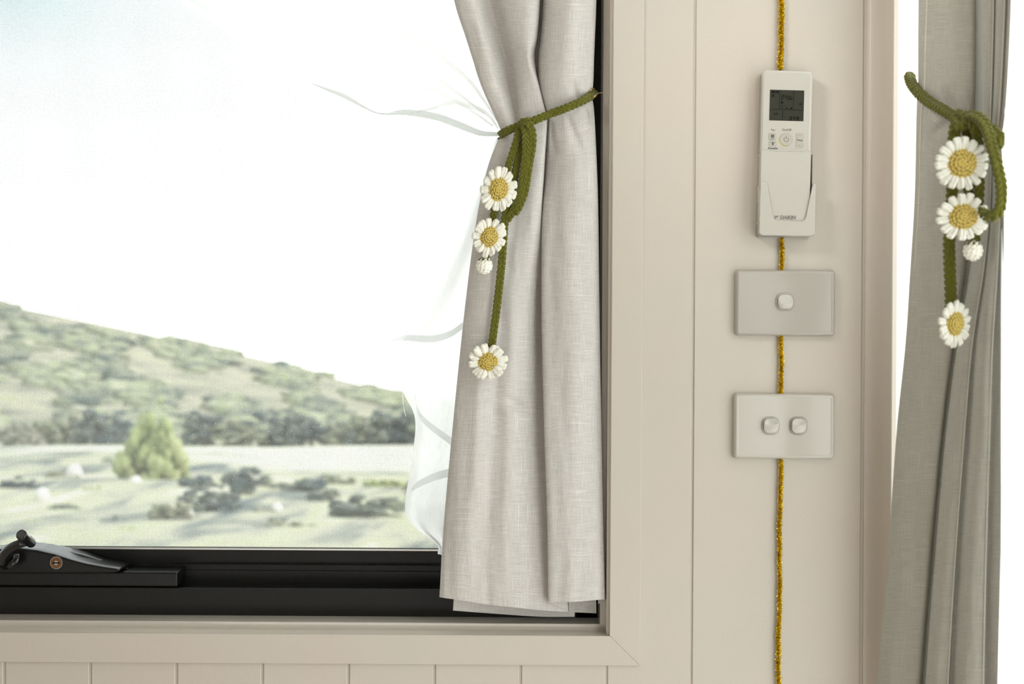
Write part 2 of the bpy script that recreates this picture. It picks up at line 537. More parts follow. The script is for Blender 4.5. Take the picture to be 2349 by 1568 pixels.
FOL = [patchy('foliage_olive', [(0.3, (0.143, 0.156, 0.123)), (0.55, (0.276, 0.285, 0.192)), (0.75, (0.355, 0.329, 0.251))], 1.2),
       patchy('foliage_sage', [(0.3, (0.198, 0.206, 0.168)), (0.55, (0.323, 0.313, 0.244)), (0.75, (0.416, 0.371, 0.311))], 1.2),
       patchy('foliage_dark', [(0.3, (0.077, 0.098, 0.109)), (0.5, (0.120, 0.142, 0.139)), (0.75, (0.292, 0.292, 0.206))], 1.0),
       patchy('foliage_lime', [(0.3, (0.229, 0.271, 0.123)), (0.55, (0.385, 0.422, 0.192)), (0.75, (0.493, 0.470, 0.281))], 1.2),
       patchy('foliage_straw', [(0.3, (0.299, 0.264, 0.206)), (0.7, (0.493, 0.435, 0.340))], 1.2)]
M['stone'] = simple('pale_boulder', (0.75, 0.72, 0.68), 0.9, var=0.2, scale=3)
M['trunk'] = simple('bark', (0.20, 0.17, 0.13), 0.9, var=0.3, scale=20)

U = S  # one unit = one photograph pixel on the wall
ZT, ZB = 1.25, -1.15      # ceiling / floor
XR = 811 * U              # right wall face
YOP = -0.0655              # right window opening begins

# ------------------------------------------------------------------ back wall: tongue and groove planks
wall = MB().box((-2.6, 0.0017, ZB), (221 * U, 0.012, -671 * U)).box((-2.6, 0.0017, 0.95), (221 * U, 0.012, ZT)) \
    .box((221 * U, 0.0017, ZB), (XR + 0.12, 0.012, ZT)).build('wall_back', M['groove'])
tag(wall, 'cream tongue and groove boarded wall around the window', None, None, 'structure')
edges = [221 + 197.3 * k for k in range(-26, 0)] + [221, 415, 614.5, 805]


def plank_mesh(x0, x1, z0, z1):
    gw = 3.0 * U; th = 0.0
    mb = MB()
    c = 0.0007
    prof = [(x0 + gw, 0.0018), (x0 + gw, c), (x0 + gw + c, 0), (x1 - gw - c, 0), (x1 - gw, c), (x1 - gw, 0.0018)]
    n = len(prof)
    v = [(x, y, z0) for x, y in prof] + [(x, y, z1) for x, y in prof]
    f = [(i, i + 1, n + i + 1, n + i) for i in range(n - 1)] + [tuple(range(n)), tuple(range(2 * n - 1, n - 1, -1)), (0, n, 2 * n - 1, n - 1)]
    mb.add(v, f)
    return mb


for i in range(len(edges) - 1):
    a, b = edges[i] * U, edges[i + 1] * U
    if a < -2.6: continue
    if edges[i + 1] <= 222:
        plank_mesh(a, b, ZB, -690 * U).build('plank', M['paint'], wall)
        plank_mesh(a, b, 0.97, ZT).build('plank', M['paint'], wall)
    else:
        plank_mesh(a, b, ZB, ZT).build('plank', M['paint'], wall)

# architrave round the window (proud of the boards), mitred
def extr(pts_a, pts_b):
    n = len(pts_a)
    v = list(pts_a) + list(pts_b)
    f = [(i, (i + 1) % n, n + (i + 1) % n, n + i) for i in range(n)] + [tuple(reversed(range(n))), tuple(range(n, 2 * n))]
    return MB().add(v, f)


AI, AO = 227.7 * U, 297.7 * U      # architrave inner / outer x
BI, BO = -671.0 * U, -739.3 * U    # bottom inner / outer z
TI, TO = 0.93, 0.965
XL = -2.1
yf, yb = -0.0035, 0.0
tr = extr([(XL, yf, BI), (XL, yb, BI), (XL, yb, BO), (XL, yf, BO)], [(AI, yf, BI), (AI, yb, BI), (AO, yb, BO), (AO, yf, BO)])
tag(tr.build('trim_1', M['paint'], None, bevel=0.0007), 'flat cream architrave rail below the black window', None, None, 'structure')
tr = extr([(AI, yf, BI), (AI, yb, BI), (AO, yb, BO), (AO, yf, BO)], [(AI, yf, TI), (AI, yb, TI), (AO, yb, TO), (AO, yf, TO)])
tag(tr.build('trim_2', M['paint'], None, bevel=0.0007), 'flat cream architrave upright right of the grey curtain', None, None, 'structure')
tr = extr([(XL, yf, TI), (XL, yb, TI), (XL, yb, TO), (XL, yf, TO)], [(AI, yf, TI), (AI, yb, TI), (AO, yb, TO), (AO, yf, TO)])
tag(tr.build('trim_3', M['paint'], None, bevel=0.0007), 'flat cream architrave rail above the window', None, None, 'structure')

# ------------------------------------------------------------------ window 1: lining, black frame, screen, winder
win = empty('window_1', (0, 0, 0))
tag(win, 'black aluminium awning window with insect screen and winder', None, None, 'structure')
# sloped lining 20 mm deep, 5 mm wide, then flat bead, then sill / jamb going back to the black frame
LX0, LZ0 = 217.5 * U * 1.0133, -661 * U * 1.0133
LX1, LZ1 = 205.5 * U * 1.0133, -646 * U * 1.0133
m_ = MB()
prof_z = [(yf, BI), (0.020, LZ0), (0.0215, LZ0 + 0.0004), (0.0215, LZ1 - 0.0006), (0.0225, LZ1), (0.062, LZ1 - 0.0008), (0.062, LZ1 - 0.014), (0.004, BI - 0.004)]
prof_x = [(yf, AI), (0.020, LX0), (0.0215, LX0 - 0.0004), (0.0215, LX1 + 0.0006), (0.0225, LX1), (0.062, LX1), (0.062, LX1 + 0.014), (0.004, AI + 0.004)]
n = len(prof_z)
A_ = [(XL, y, z) for y, z in prof_z]
B_ = [(prof_x[i][1], prof_z[i][0], prof_z[i][1]) for i in range(n)]
extr(A_, B_).build('sill', M['gloss_paint'], win)
C_ = [(prof_x[i][1], prof_z[i][0], TI + (BI - prof_z[i][1]) * -1 * 0 - (prof_z[i][1] - BI)) for i in range(n)]
extr(B_, C_).build('jamb', M['gloss_paint'], win)
A2 = [(XL, prof_z[i][0], C_[i][2]) for i in range(n)]
extr(C_, A2).build('head', M['gloss_paint'], win)

# black frame profile (projected heights in photo px at x = 0 turned into z at their depth)
def zz(Y, y):      # Y px below the picture centre (roll removed)
    return -Y * U * (D + y) / D


FX = LX1 + 0.004   # frame right outer x
prof = [(0.060, zz(634, 0.06)), (0.060, zz(569.5, 0.060)), (0.0612, zz(567.6, 0.0612)), (0.063, zz(567.5, 0.063)), (0.063, zz(571, 0.063)),
        (0.098, zz(561, 0.098)), (0.098, zz(528, 0.098)), (0.101, zz(527, 0.101)), (0.101, zz(514, 0.101)),
        (0.1005, zz(513.5, 0.1005)), (0.108, zz(511.5, 0.108)), (0.108, zz(480.5, 0.108)), (0.12, zz(479, 0.12)), (0.16, zz(479, 0.16)), (0.16, zz(650, 0.16))]
extr([(XL + 0.02, y, z) for y, z in prof], [(FX, y, z) for y, z in prof]).build('bottom_rail', M['black'], win, bevel=0.0006)
# side stile of the same section
depth_w = [(0.060, 0.0), (0.060, 0.030), (0.098, 0.030), (0.098, 0.050), (0.108, 0.052), (0.108, 0.070), (0.16, 0.070), (0.16, 0.0)]
z0, z1 = zz(634, 0.06), TI - 0.01
pa = [(FX - w_, y, z0) for y, w_ in depth_w]; pb = [(FX - w_, y, z1) for y, w_ in depth_w]
extr(pa, pb).build('side_stile', M['black'], win, bevel=0.0006)
# screen frame: aluminium bead, seal, mesh
SY = 0.112
zb_ = zz(478.5, SY)
MB().box((XL + 0.02, 0.1085, zz(480.6, 0.1085)), (FX - 0.06, 0.1125, zz(477.2, 0.1085))).build('screen_bead', M['alu'], win)
MB().box((XL + 0.02, 0.1125, zz(478, SY)), (FX - 0.06, 0.1145, zz(474.2, SY))).build('screen_seal', M['seal'], win, label=None) if False else \
    MB().box((XL + 0.02, 0.1125, zz(478, SY)), (FX - 0.06, 0.1145, zz(474.2, SY))).build('screen_seal', M['seal'], win)
mb = MB()
pitch = 3.0 * U * (D + SY) / D
x = FX - 0.06; ztop = 0.60
tw = 0.00013
while x > -0.80:
    mb.box((x - tw, SY, zb_), (x + tw, SY + 0.0003, ztop)); x -= pitch
z = zb_
while z < ztop:
    mb.box((-0.80, SY + 0.0003, z - tw), (FX - 0.06, SY + 0.0006, z + tw)); z += pitch
o = mb.build('insect_mesh', M['mesh'], win)
o['kind'] = 'stuff'; o['label'] = 'fine grey insect screen mesh'
# dust specks on the mesh
mb = MB()
for i in range(900):
    px = random.uniform(0, 960); py = random.uniform(700, 1255)
    if random.random() < 0.5: px = random.gauss(640, 220); py = random.gauss(990, 70)
    if px > 955 or py > 1250: continue
    p = P(px, py, SY - 0.0006)
    r_ = random.uniform(0.00010, 0.00032)
    mb.box((p.x - r_, p.y, p.z - r_), (p.x + r_, p.y + 0.0004, p.z + r_))
o = mb.build('dust', M['dust'], win); o['kind'] = 'stuff'; o['label'] = 'white dust specks caught in the mesh'
MB().box((XL + 0.02, 0.140, zz(485, 0.14)), (FX - 0.05, 0.144, TI)).build('glass_pane', M['glass'], win)

# winder
wd = MB()
def pxbox(x0, y0, x1, y1, yf_, yb_, mb):
    a = P(x0, y1, yf_); b = P(x1, y0, yf_)
    return mb.box((a.x, yf_, a.z), (b.x, yb_, b.z))
pxbox(-160, 1312, 407, 1342.5, 0.0595, 0.104, wd)
wdo = wd.build('winder', M['winder'], win, bevel=0.0022, seg=4)
wdo['label'] = 'black window winder with crank and key lock'
hs = MB()
top = [(-150, 1300), (-60, 1268), (0, 1259), (45, 1256), (85, 1261), (125, 1270), (165, 1283), (200, 1292), (240, 1299), (268, 1303)]
bot = [(276, 1307), (262, 1314), (200, 1315), (120, 1315), (0, 1315), (-150, 1315)]
outl = [P(x, y, 0.052) for x, y in bot[::-1]] + [P(x, y, 0.052) for x, y in top[::-1]]
slab(hs, [(p.x, p.z) for p in outl], 0.050, 0.100, 0.0022, 4)
# rear shoulder sweeping down behind the hump
top2 = [(60, 1262), (130, 1259), (190, 1272), (240, 1287), (290, 1301), (300, 1312), (60, 1312)]
outl = [P(x, y, 0.082) for x, y in top2[::-1]]
slab(hs, [(p.x, p.z) for p in outl], 0.080, 0.106, 0.004, 4)
hs.build('housing', M['winder'], wdo, smooth=True)


def tube(mb, pts, rad, seg=12, flat=1.0, caps=True):
    pts = [Vector(p) for p in pts]
    n = len(pts); ring = []
    up = Vector((0, -1, 0))
    for i, p in enumerate(pts):
        t = (pts[min(i + 1, n - 1)] - pts[max(i - 1, 0)]).normalized()
        a = t.cross(up)
        if a.length < 1e-3: a = t.cross(Vector((1, 0, 0)))
        a.normalize(); b = a.cross(t).normalized()
        r_ = rad[i] if isinstance(rad, (list, tuple)) else rad
        ring.append([p + a * (r_ * math.cos(q)) + b * (r_ * flat * math.sin(q)) for q in [2 * math.pi * k / seg for k in range(seg)]])
    v = [p for r_ in ring for p in r_]; f = []
    for i in range(n - 1):
        for k in range(seg):
            f.append((i * seg + k, i * seg + (k + 1) % seg, (i + 1) * seg + (k + 1) % seg, (i + 1) * seg + k))
    if caps:
        f.append(tuple(reversed(range(seg)))); f.append(tuple((n - 1) * seg + k for k in range(seg)))
    mb.add(v, f)


def path(pts, n=6):
    """smooth world-space path through (px, py, depth) points"""
    q = spline(pts, n)
    return [P(*r_) for r_ in q]


mb = MB()
tube(mb, path([(14, 1300, 0.045), (4, 1290, 0.034), (8, 1272, 0.026), (24, 1256, 0.020), (44, 1247, 0.016), (58, 1242, 0.018)]), 0.0052, 14, 0.6)
tube(mb, path([(8, 1292, 0.050), (22, 1297, 0.036), (36, 1285, 0.036), (38, 1272, 0.040)]), 0.0036, 12, 0.7)
mb.build('crank', M['knob'], wdo, smooth=True)
mb = MB()
k0, k1 = P(48, 1225, 0.000), P(73, 1246, 0.030)
ax = (k1 - k0)
kp = [k0, k0 + ax * 0.02, k0 + ax * 0.10, k0 + ax * 0.86, k0 + ax * 0.88, k0 + ax * 0.94, k1]
tube(mb, kp, [0.0052, 0.0060, 0.0064, 0.0058, 0.0052, 0.0056, 0.0050], 28)
mb.build('knob', M['knob'], wdo, smooth=True)
kd = MB(); tube(kd, [k0 - ax * 0.012, k0 + ax * 0.01], 0.0046, 28); kd.build('knob_cap', simple('knob_cap_grey', (0.05, 0.05, 0.05), 0.4), wdo)


def disc(mb, c, r_, y0, y1, seg=32, sx_=1.0):
    pts = [(c.x + r_ * sx_ * math.cos(2 * math.pi * i / seg), c.z + r_ * math.sin(2 * math.pi * i / seg)) for i in range(seg)]
    slab(mb, pts, y0, y1, 0.0)


lc = P(129.5, 1290, 0.0495)
mb = MB(); disc(mb, lc, 0.0073, 0.0488, 0.052); mb.build('lock_rim', M['chrome'], wdo)
mb = MB(); disc(mb, lc, 0.0068, 0.0484, 0.050); mb.build('lock_face', M['copper'], wdo)
mb = MB(); disc(mb, lc, 0.0024, 0.0481, 0.049); mb.build('lock_core', M['chrome'], wdo)
mb = MB(); mb.box((lc.x - 0.0042, 0.0478, lc.z - 0.0008), (lc.x + 0.0042, 0.049, lc.z + 0.0008)); mb.build('keyhole', M['seg'], wdo)

# ------------------------------------------------------------------ right wall and second window
rw = MB()
rw.box((XR, -3.5, ZB), (XR + 0.12, -1.45, ZT))
rw.box((XR, -1.45, ZB), (XR + 0.12, YOP, -0.95))
rw.box((XR, -1.45, 1.0), (XR + 0.12, YOP, ZT))
o = rw.build('wall_right', M['paint'])
tag(o, 'cream side wall with the second window', None, None, 'structure')
# rounded upright beside the second window
prof = [(0.440, 0.0030), (0.4046, 0.0030), (0.4046, 0.0)]
for i in range(13):
    a = R(6 + 78 * i / 12)
    prof.append((0.4050 + 0.0122 * math.sin(a), -0.030 + 0.0298 * math.cos(a)))
prof += [(0.4176, -0.0320), (0.4168, -0.0325), (0.4166, -0.0640), (0.4174, -0.0650), (XR + 0.10, -0.0655), (XR + 0.10, 0.0030)]
tag(extr([(x, y, ZB) for x, y in prof], [(x, y, ZT) for x, y in prof]).build('trim_4', M['paint'], None, smooth=False), 'cream coved upright between the boards and the side window', None, None, 'structure')
w2 = empty('window_2', (XR, -0.7, 0)); tag(w2, 'bright side window behind the right curtain', None, None, 'structure')
o = MB().box((0.095, -0.75, -0.95), (0.10, 0.59, 1.0)).build('glass_pane', M['glass'], w2)
mb = MB()
mb.box((0.085, 0.60, -0.95), (0.098, 0.632, 1.0)); mb.box((0.085, -0.75, -0.95), (0.11, 0.597, -0.92)); mb.box((0.085, -0.75, 0.97), (0.11, 0.597, 1.0)); mb.box((0.085, -0.75, -0.95), (0.11, -0.73, 1.0))
mb.build('window_frame', M['plastic'], w2)

# rest of the room
tag(MB().box((-2.6, -3.5, ZB - 0.05), (XR + 0.12, 0.02, ZB)).build('floor', M['floor']), 'pale timber floor', None, None, 'structure')
tag(MB().box((-2.6, -3.5, ZT), (XR + 0.12, 0.02, ZT + 0.05)).build('ceiling', M['paint']), 'cream ceiling', None, None, 'structure')
tag(MB().box((-2.65, -3.5, ZB), (-2.6, 0.02, ZT)).build('wall_left', M['paint']), 'cream wall left of the room', None, None, 'structure')
tag(MB().box((-2.6, -3.55, ZB), (XR + 0.12, -3.5, ZT)).build('wall_front', M['paint']), 'cream wall behind the viewer', None, None, 'structure')

# ------------------------------------------------------------------ land outside
def ground_z(x, y):
    return -1.55 - 0.0505 * y


def hill_angle(px):      # height of the hill's skyline, as a slope seen from the window
    pts = [(-1500, 0.09), (-700, 0.06), (-300, 0.048), (0, 0.030), (240, 0.015), (420, 0.002), (620, -0.012), (800, -0.027), (930, -0.038), (1200, -0.052), (1500, -0.066), (2400, -0.080)]
    for (a, va), (b, vb) in zip(pts, pts[1:]):
        if px <= b:
            return va + (vb - va) * max(0, (px - a) / (b - a))
    return pts[-1][1]


v = []; f = []
NX, NY = 90, 70
for j in range(NY):
    t = j / (NY - 1)
    y = 2.5 + 150 * t ** 1.6
    for i in range(NX):
        u_ = -1.1 + 2.2 * i / (NX - 1)          # slope x / y
        x = u_ * (y + D)
        px = 1174.5 + u_ * 3000
        if y < 50:
            z = ground_z(x, y)
        else:
            k = min(1, (y - 50) / 95)
            k = k * k * (3 - 2 * k)
            base = -0.0815 - 0.003 * u_
            topa = hill_angle(px) - 0.004
            sl_ = base + (topa - base) * k
            z = sl_ * (y + D)
        z += 0.25 * noise.noise((x * 0.15, y * 0.15, 0)) * min(1, y / 20)
        v.append((x, y, z))
for j in range(NY - 1):
    for i in range(NX - 1):
        a = j * NX + i
        f.append((a, a + 1, a + NX + 1, a + NX))
me = mesh_from(v, f, 'terrain')
g = new_obj('ground', me, [M['grass'], M['hill']], None, True)
for p in me.polygons:
    if p.center.y > 50: p.material_index = 1
tag(g, 'pale dry meadow running up to a wooded hill', None, None, 'structure')


def blob_mesh(name, seed, sub=2, rough=0.35, mat=None, squash=0.8):
    bm = bmesh.new()
    bmesh.ops.create_icosphere(bm, subdivisions=sub, radius=1.0)
    for q in bm.verts:
        n1 = noise.noise(q.co * 1.7 + Vector((seed * 3.1, 0, 0)))
        n2 = noise.noise(q.co * 4.3 + Vector((0, seed * 2.3, 0)))
        q.co *= 1 + rough * n1 + rough * 0.6 * n2
        q.co.z *= squash
    me_ = bpy.data.meshes.new(name); bm.to_mesh(me_); bm.free()
    if mat: me_.materials.append(mat)
    return me_


# woodland on the hill: nobody could count these crowns through the screen
proto = []
for s_ in range(5):
    me_ = blob_mesh('crown', s_, 1, 0.5)
    proto.append(([tuple(q.co) for q in me_.vertices], [tuple(p.vertices) for p in me_.polygons]))
mb = MB()
for k in range(6500):
    px = random.uniform(-700, 1500)
    d = random.uniform(0.0, 1.0)
    y = 52 + 93 * d ** 0.8
    u_ = (px - 1174.5) / 3000
    kk = min(1, (y - 50) / 95); kk = kk * kk * (3 - 2 * kk)
    z = (-0.0815 + (hill_angle(px) - 0.004 + 0.0815) * kk) * (y + D)
    if noise.noise((px / 130.0, kk * 5.0, 7.3)) < -0.10: continue
    r_ = random.uniform(0.3, 1.0)
    V_, F_ = random.choice(proto)
    Mx = Matrix.Translation((u_ * (y + D), y, z + r_ * 0.15)) @ Matrix.Rotation(random.uniform(0, 6.28), 4, 'Z') @ Matrix.Diagonal((r_ * 1.3, r_ * 1.3, r_ * 0.6, 1))
    mb.add(V_, F_, Mx)
o = mb.build('woodland', M['forest'], None, smooth=True)
tag(o, 'grey green scrub and tree crowns covering the far hillside', 'trees', None, 'stuff')


def bush(name, px, py_base, y, wpx, hpx, mat, label, cat_, group=None, n=5, seed=0, trunk=False):
    """a bush or tree standing on the ground at distance y"""
    k = S * (D + y) / D
    base = P(px, py_base, y)
    base.z = min(base.z, ground_z(base.x, y) + 0.1) if y < 50 else base.z
    root = empty(name, base)
    rnd = random.Random(seed)
    mb = MB()
    W_, H_ = wpx * k, hpx * k
    lobes = [(rnd.uniform(-0.32, 0.32), rnd.uniform(0.30, 0.68), rnd.uniform(0.16, 0.26)) for _ in range(n)]
    for i in range(n * 14):
        lx_, lz_, lr = lobes[i % n]
        a = rnd.uniform(0, 6.28); q = rnd.random() ** 0.5 * lr * 1.1
        r_ = rnd.uniform(0.05, 0.13)
        V_, F_ = proto[rnd.randrange(5)]
        tx = (lx_ + q * math.cos(a)) * W_
        tz = max(0.12, lz_ + q * math.sin(a) * 1.1) * H_
        Mx = Matrix.Translation((tx, rnd.uniform(-0.25, 0.25) * W_, tz)) @ Matrix.Rotation(rnd.uniform(0, 6), 4, 'Z') @ Matrix.Diagonal((r_ * W_, r_ * W_, max(r_ * H_, 0.5 * r_ * W_), 1))
        mb.add(V_, F_, Mx)
    mb.build('foliage', mat, root, smooth=True)
    tb = MB()
    for i in range(3 if not trunk else 1):
        a = rnd.uniform(0, 6)
        tube(tb, [Vector((0.04 * math.cos(a), 0.04 * math.sin(a), -0.1)), Vector((0.12 * W_ * math.cos(a), 0.1 * W_ * math.sin(a), 0.55 * H_))], [0.05 * (2 if trunk else 1), 0.025], 7)
    tb.build('stem', M['trunk'], root)
    tag(root, label, cat_, group)
    return root


# hedge of dark trees along the far edge of the meadow
ORD = ['first', 'second', 'third', 'fourth', 'fifth', 'sixth', 'seventh', 'eighth', 'ninth', 'tenth', 'eleventh']
for i, (px, w_, h_) in enumerate([(470, 110, 95), (560, 120, 80), (640, 110, 105), (715, 110, 95), (790, 100, 100), (860, 110, 110), (930, 110, 120), (1010, 120, 110)]):
    m_i = FOL[2] if i % 3 != 1 else FOL[0]
    bush('hedge_tree', px, 1036 + (px - 470) * 0.02, 49.5, w_ * 1.15, h_, m_i, ORD[i] + ' from the left in the row of dark trees behind the pale meadow', 'tree', 'dark trees behind the meadow', 6, i)
bush('young_tree', 345, 1200, 24, 150, 300, FOL[3], 'light green young tree standing before the hill, left of the dark row', 'tree', None, 12, 31, True)
bush('young_tree', 295, 1150, 31, 130, 130, FOL[0], 'olive bush beside the light green young tree', 'bush', None, 7, 33)
bush('young_tree', 130, 1060, 47, 150, 120, FOL[0], 'grey green tree at the left foot of the hill', 'tree', None, 7, 34)
bush('young_tree', 30, 1065, 46, 140, 110, FOL[1], 'sage green tree at the far left foot of the hill', 'tree', None, 7, 35)
bush('young_tree', 230, 1062, 46.5, 120, 130, FOL[2], 'dark bush at the hill foot behind the light green tree', 'bush', None, 7, 36)
# shrubs scattered in the near meadow, in three loose rows
sh = [(40, 1150, 90, 60, 2), (140, 1115, 80, 45, 0), (200, 1150, 60, 45, 3), (150, 1190, 70, 40, 2), (450, 1140, 100, 60, 2), (545, 1150, 110, 85, 2),
      (610, 1135, 80, 50, 0), (690, 1142, 130, 50, 2), (770, 1128, 90, 40, 0), (500, 1195, 150, 80, 2), (390, 1225, 130, 80, 0),
      (260, 1235, 120, 60, 2), (600, 1200, 80, 50, 1), (740, 1165, 80, 50, 2), (820, 1215, 180, 85, 2), (900, 1192, 110, 60, 2), (660, 1245, 150, 60, 0),
      (90, 1235, 100, 50, 3), (340, 1255, 140, 50, 3), (500, 1262, 140, 45, 3), (880, 1132, 90, 36, 3), (960, 1150, 80, 50, 0), (1020, 1210, 100, 70, 2)]
rows_ = {'far': [], 'middle': [], 'near': []}
for q in sh: rows_['far' if q[1] < 1145 else 'middle' if q[1] < 1203 else 'near'].append(q)
kk_ = 0
for rn, lst in rows_.items():
    for i, (px, pyb, w_, h_, mi) in enumerate(sorted(lst)):
        y = 1.55 / max(0.04, ((pyb - 784 + (1174.5 - px) * 0.006) / 3000.0 - 0.0505)) * 0.98
        look = ['olive', 'sage', 'dark grey green', 'yellow green'][mi]
        bush('meadow_shrub', px, pyb, y, w_, h_, FOL[mi], look + ' shrub, ' + ORD[i] + ' from the left in the ' + rn + ' meadow row', 'shrub', 'low shrubs in the meadow', 5, 50 + kk_)
        kk_ += 1
bl = sorted([(95, 1168, 28), (170, 1108, 30), (635, 1200, 20), (430, 1215, 22), (310, 1130, 24)])
for i, (px, pyb, w_) in enumerate(bl):
    y = 1.55 / max(0.04, ((pyb - 784 + (1174.5 - px) * 0.006) / 3000.0 - 0.0505)) * 0.97
    k = S * (D + y) / D
    b = P(px, pyb, y)
    bo = new_obj('boulder', blob_mesh('boulder', 20 + i, 2, 0.2, None, 1.1), M['stone'], None, True)
    bo.location = (b.x, y, ground_z(b.x, y) + w_ * k * 0.35); bo.scale = (w_ * k * 0.6,) * 3
    tag(bo, ORD[i] + ' from the left of the pale boulders among the meadow shrubs', 'boulder', 'pale boulders in the meadow')

# ------------------------------------------------------------------ left curtain
def row(xs, pys, deps):
    if not isinstance(pys, (list, tuple)): pys = [pys] * len(xs)
    return [(x_, y_, d_ / 1000.0) for x_, y_, d_ in zip(xs, pys, deps)]


UP = [17, 9, 6, 28, 5, -6, -2, 36, 12, -6, -13, 10, 34]
G = [row([1000, 1018, 1055, 1092, 1128, 1185, 1236, 1244, 1256, 1280, 1325, 1371, 1350], -420, UP),
     row([1022, 1040, 1072, 1108, 1142, 1190, 1234, 1243, 1254, 1278, 1322, 1369, 1350], -100, UP),
     row([1044, 1056, 1088, 1124, 1155, 1196, 1232, 1241, 1250, 1273, 1320, 1367, 1350], 10, UP),
     row([1068, 1079, 1110, 1144, 1169, 1200, 1226, 1236, 1244, 1268, 1317, 1364, 1348], 85, UP),
     row([1083, 1094, 1124, 1159, 1180, 1202, 1217, 1231, 1240, 1266, 1315, 1362, 1346], 132, [16, 9, 7, 28, 6, -5, -3, 34, 11, -6, -12, 10, 34]),
     row([1105, 1114, 1141, 1174, 1189, 1214, 1236, 1238, 1239, 1262, 1310, 1359, 1345], 200, [14, 8, 7, 28, 7, -1, 1, 30, 10, -4, -8, 12, 34]),
     row([1150, 1157, 1172, 1187, 1196, 1226, 1251, 1255, 1258, 1275, 1312, 1350, 1343], [304, 300, 295, 290, 287, 278, 267, 266, 264, 257, 243, 219, 222], [15, 9, 7, 16, 8, 5, 8, 24, 10, 6, 6, 14, 34]),
     row([1141, 1148, 1168, 1187, 1198, 1228, 1252, 1256, 1262, 1282, 1320, 1361, 1348], [325, 322, 316, 310, 306, 300, 290, 289, 286, 278, 264, 244, 245], [15, 9, 7, 14, 8, 5, 8, 24, 12, 7, 6, 14, 34]),
     row([1117, 1127, 1155, 1183, 1200, 1228, 1246, 1250, 1258, 1284, 1325, 1369, 1352], 390, [12, 5, 1, 6, 3, 0, 4, 26, 12, 2, -4, 8, 34]),
     row([1092, 1104, 1138, 1172, 1194, 1222, 1240, 1246, 1245, 1275, 1322, 1372, 1354], 510, [10, 4, 0, 4, 2, 1, 10, 27, 8, -1, -6, 8, 34]),
     row([1067, 1080, 1115, 1150, 1178, 1214, 1241, 1265, 1242, 1268, 1320, 1374, 1356], 700, [13, 5, -2, 3, 0, 9, 24, 29, 3, -5, -8, 10, 34]),
     row([1041, 1055, 1095, 1135, 1168, 1210, 1248, 1280, 1247, 1273, 1322, 1378, 1360], 950, [13, 5, -4, 2, 1, 10, 24, 29, 2, -5, -6, 10, 34]),
     row([1018, 1032, 1075, 1118, 1158, 1208, 1254, 1292, 1255, 1280, 1326, 1383, 1366], 1200, [12, 5, -3, 3, 0, 7, 18, 26, 1, -6, -5, 9, 34]),
     row([1008, 1024, 1070, 1112, 1156, 1208, 1256, 1304, 1258, 1282, 1328, 1387, 1372], [1369, 1371.5, 1378, 1385, 1390, 1395.5, 1400, 1401, 1380, 1380, 1379, 1374.5, 1385], [10, 5, 1, 4, 2, 5, 10, 20, 2, -3, -3, 6, 28])]


def wr_left(px, py, u_, v_):
    w_ = 0.0022 * noise.noise((px / 46.0, py / 330.0, 1.0)) + 0.0010 * noise.noise((px / 20.0, py / 120.0, 5.0))
    # small sag crease
    q = ((px - 1178) / 26.0); yy_ = 925 + 10 * q
    w_ += 0.0062 * math.exp(-((px - 1182) / 24.0) ** 2 - ((py - yy_) / 13.0) ** 2)
    w_ -= 0.0022 * math.exp(-((px - 1182) / 30.0) ** 2 - ((py - yy_ - 22) / 14.0) ** 2)
    # pulled creases that fan from the tie
    for (cx, cy, ex, ey, a, s_) in ((1325, 232, 1310, 175, 0.005, 9), (1338, 245, 1362, 300, 0.004, 7), (1300, 262, 1345, 380, 0.003, 9), (1262, 275, 1275, 380, 0.004, 8), (1205, 300, 1215, 420, 0.003, 10)):
        dx, dy = ex - cx, ey - cy; L2 = dx * dx + dy * dy
        t = ((px - cx) * dx + (py - cy) * dy) / L2
        if 0 <= t <= 1:
            dist = abs((px - cx) * dy - (py - cy) * dx) / math.sqrt(L2)
            w_ += a * math.exp(-(dist / (s_ * (0.5 + t))) ** 2) * math.sin(math.pi * min(1, t + 0.12))
    # stitched hem: double thickness
    if py > 1288 and v_ > 0.9: w_ -= 0.0006
    return w_


cur = sheet('curtain', G, M['linen'], None, 9, 30, wr_left)
tag(cur, 'grey linen curtain tied back before the black framed window', 'curtain')
# inner folds behind the front panel
bk = [[(1168, 300, .030), (1215, 290, .032), (1290, 262, .034), (1345, 225, .030)],
      [(1135, 420, .030), (1200, 420, .036), (1290, 420, .038), (1365, 420, .032)],
      [(1090, 700, .030), (1180, 700, .036), (1270, 700, .038), (1350, 700, .032)],
      [(1060, 1100, .030), (1150, 1100, .036), (1240, 1100, .038), (1335, 1100, .030)],
      [(1039, 1399.5, .026), (1110, 1405, .034), (1235, 1413.5, .036), (1318, 1414, .030)]]
sheet('inner_fold', bk, M['linen'], cur, 10, 12)
bk = [[(1240, 500, .040), (1300, 500, .042), (1366, 500, .036)], [(1265, 900, .040), (1310, 900, .043), (1370, 900, .036)],
      [(1290, 1200, .036), (1330, 1200, .041), (1366, 1200, .034)], [(1306, 1403, .028), (1336, 1404.5, .034), (1368, 1406, .030)]]
sheet('inner_fold', bk, M['linen'], cur, 10, 12)
bk = [[(1060, -420, .038), (1200, -420, .042), (1360, -420, .038)], [(1070, 10, .038), (1210, 10, .042), (1358, 10, .038)], [(1130, 200, .034), (1240, 200, .038), (1352, 190, .034)], [(1165, 298, .026), (1250, 268, .030), (1350, 224, .030)]]
sheet('inner_fold', bk, M['linen'], cur, 10, 12)

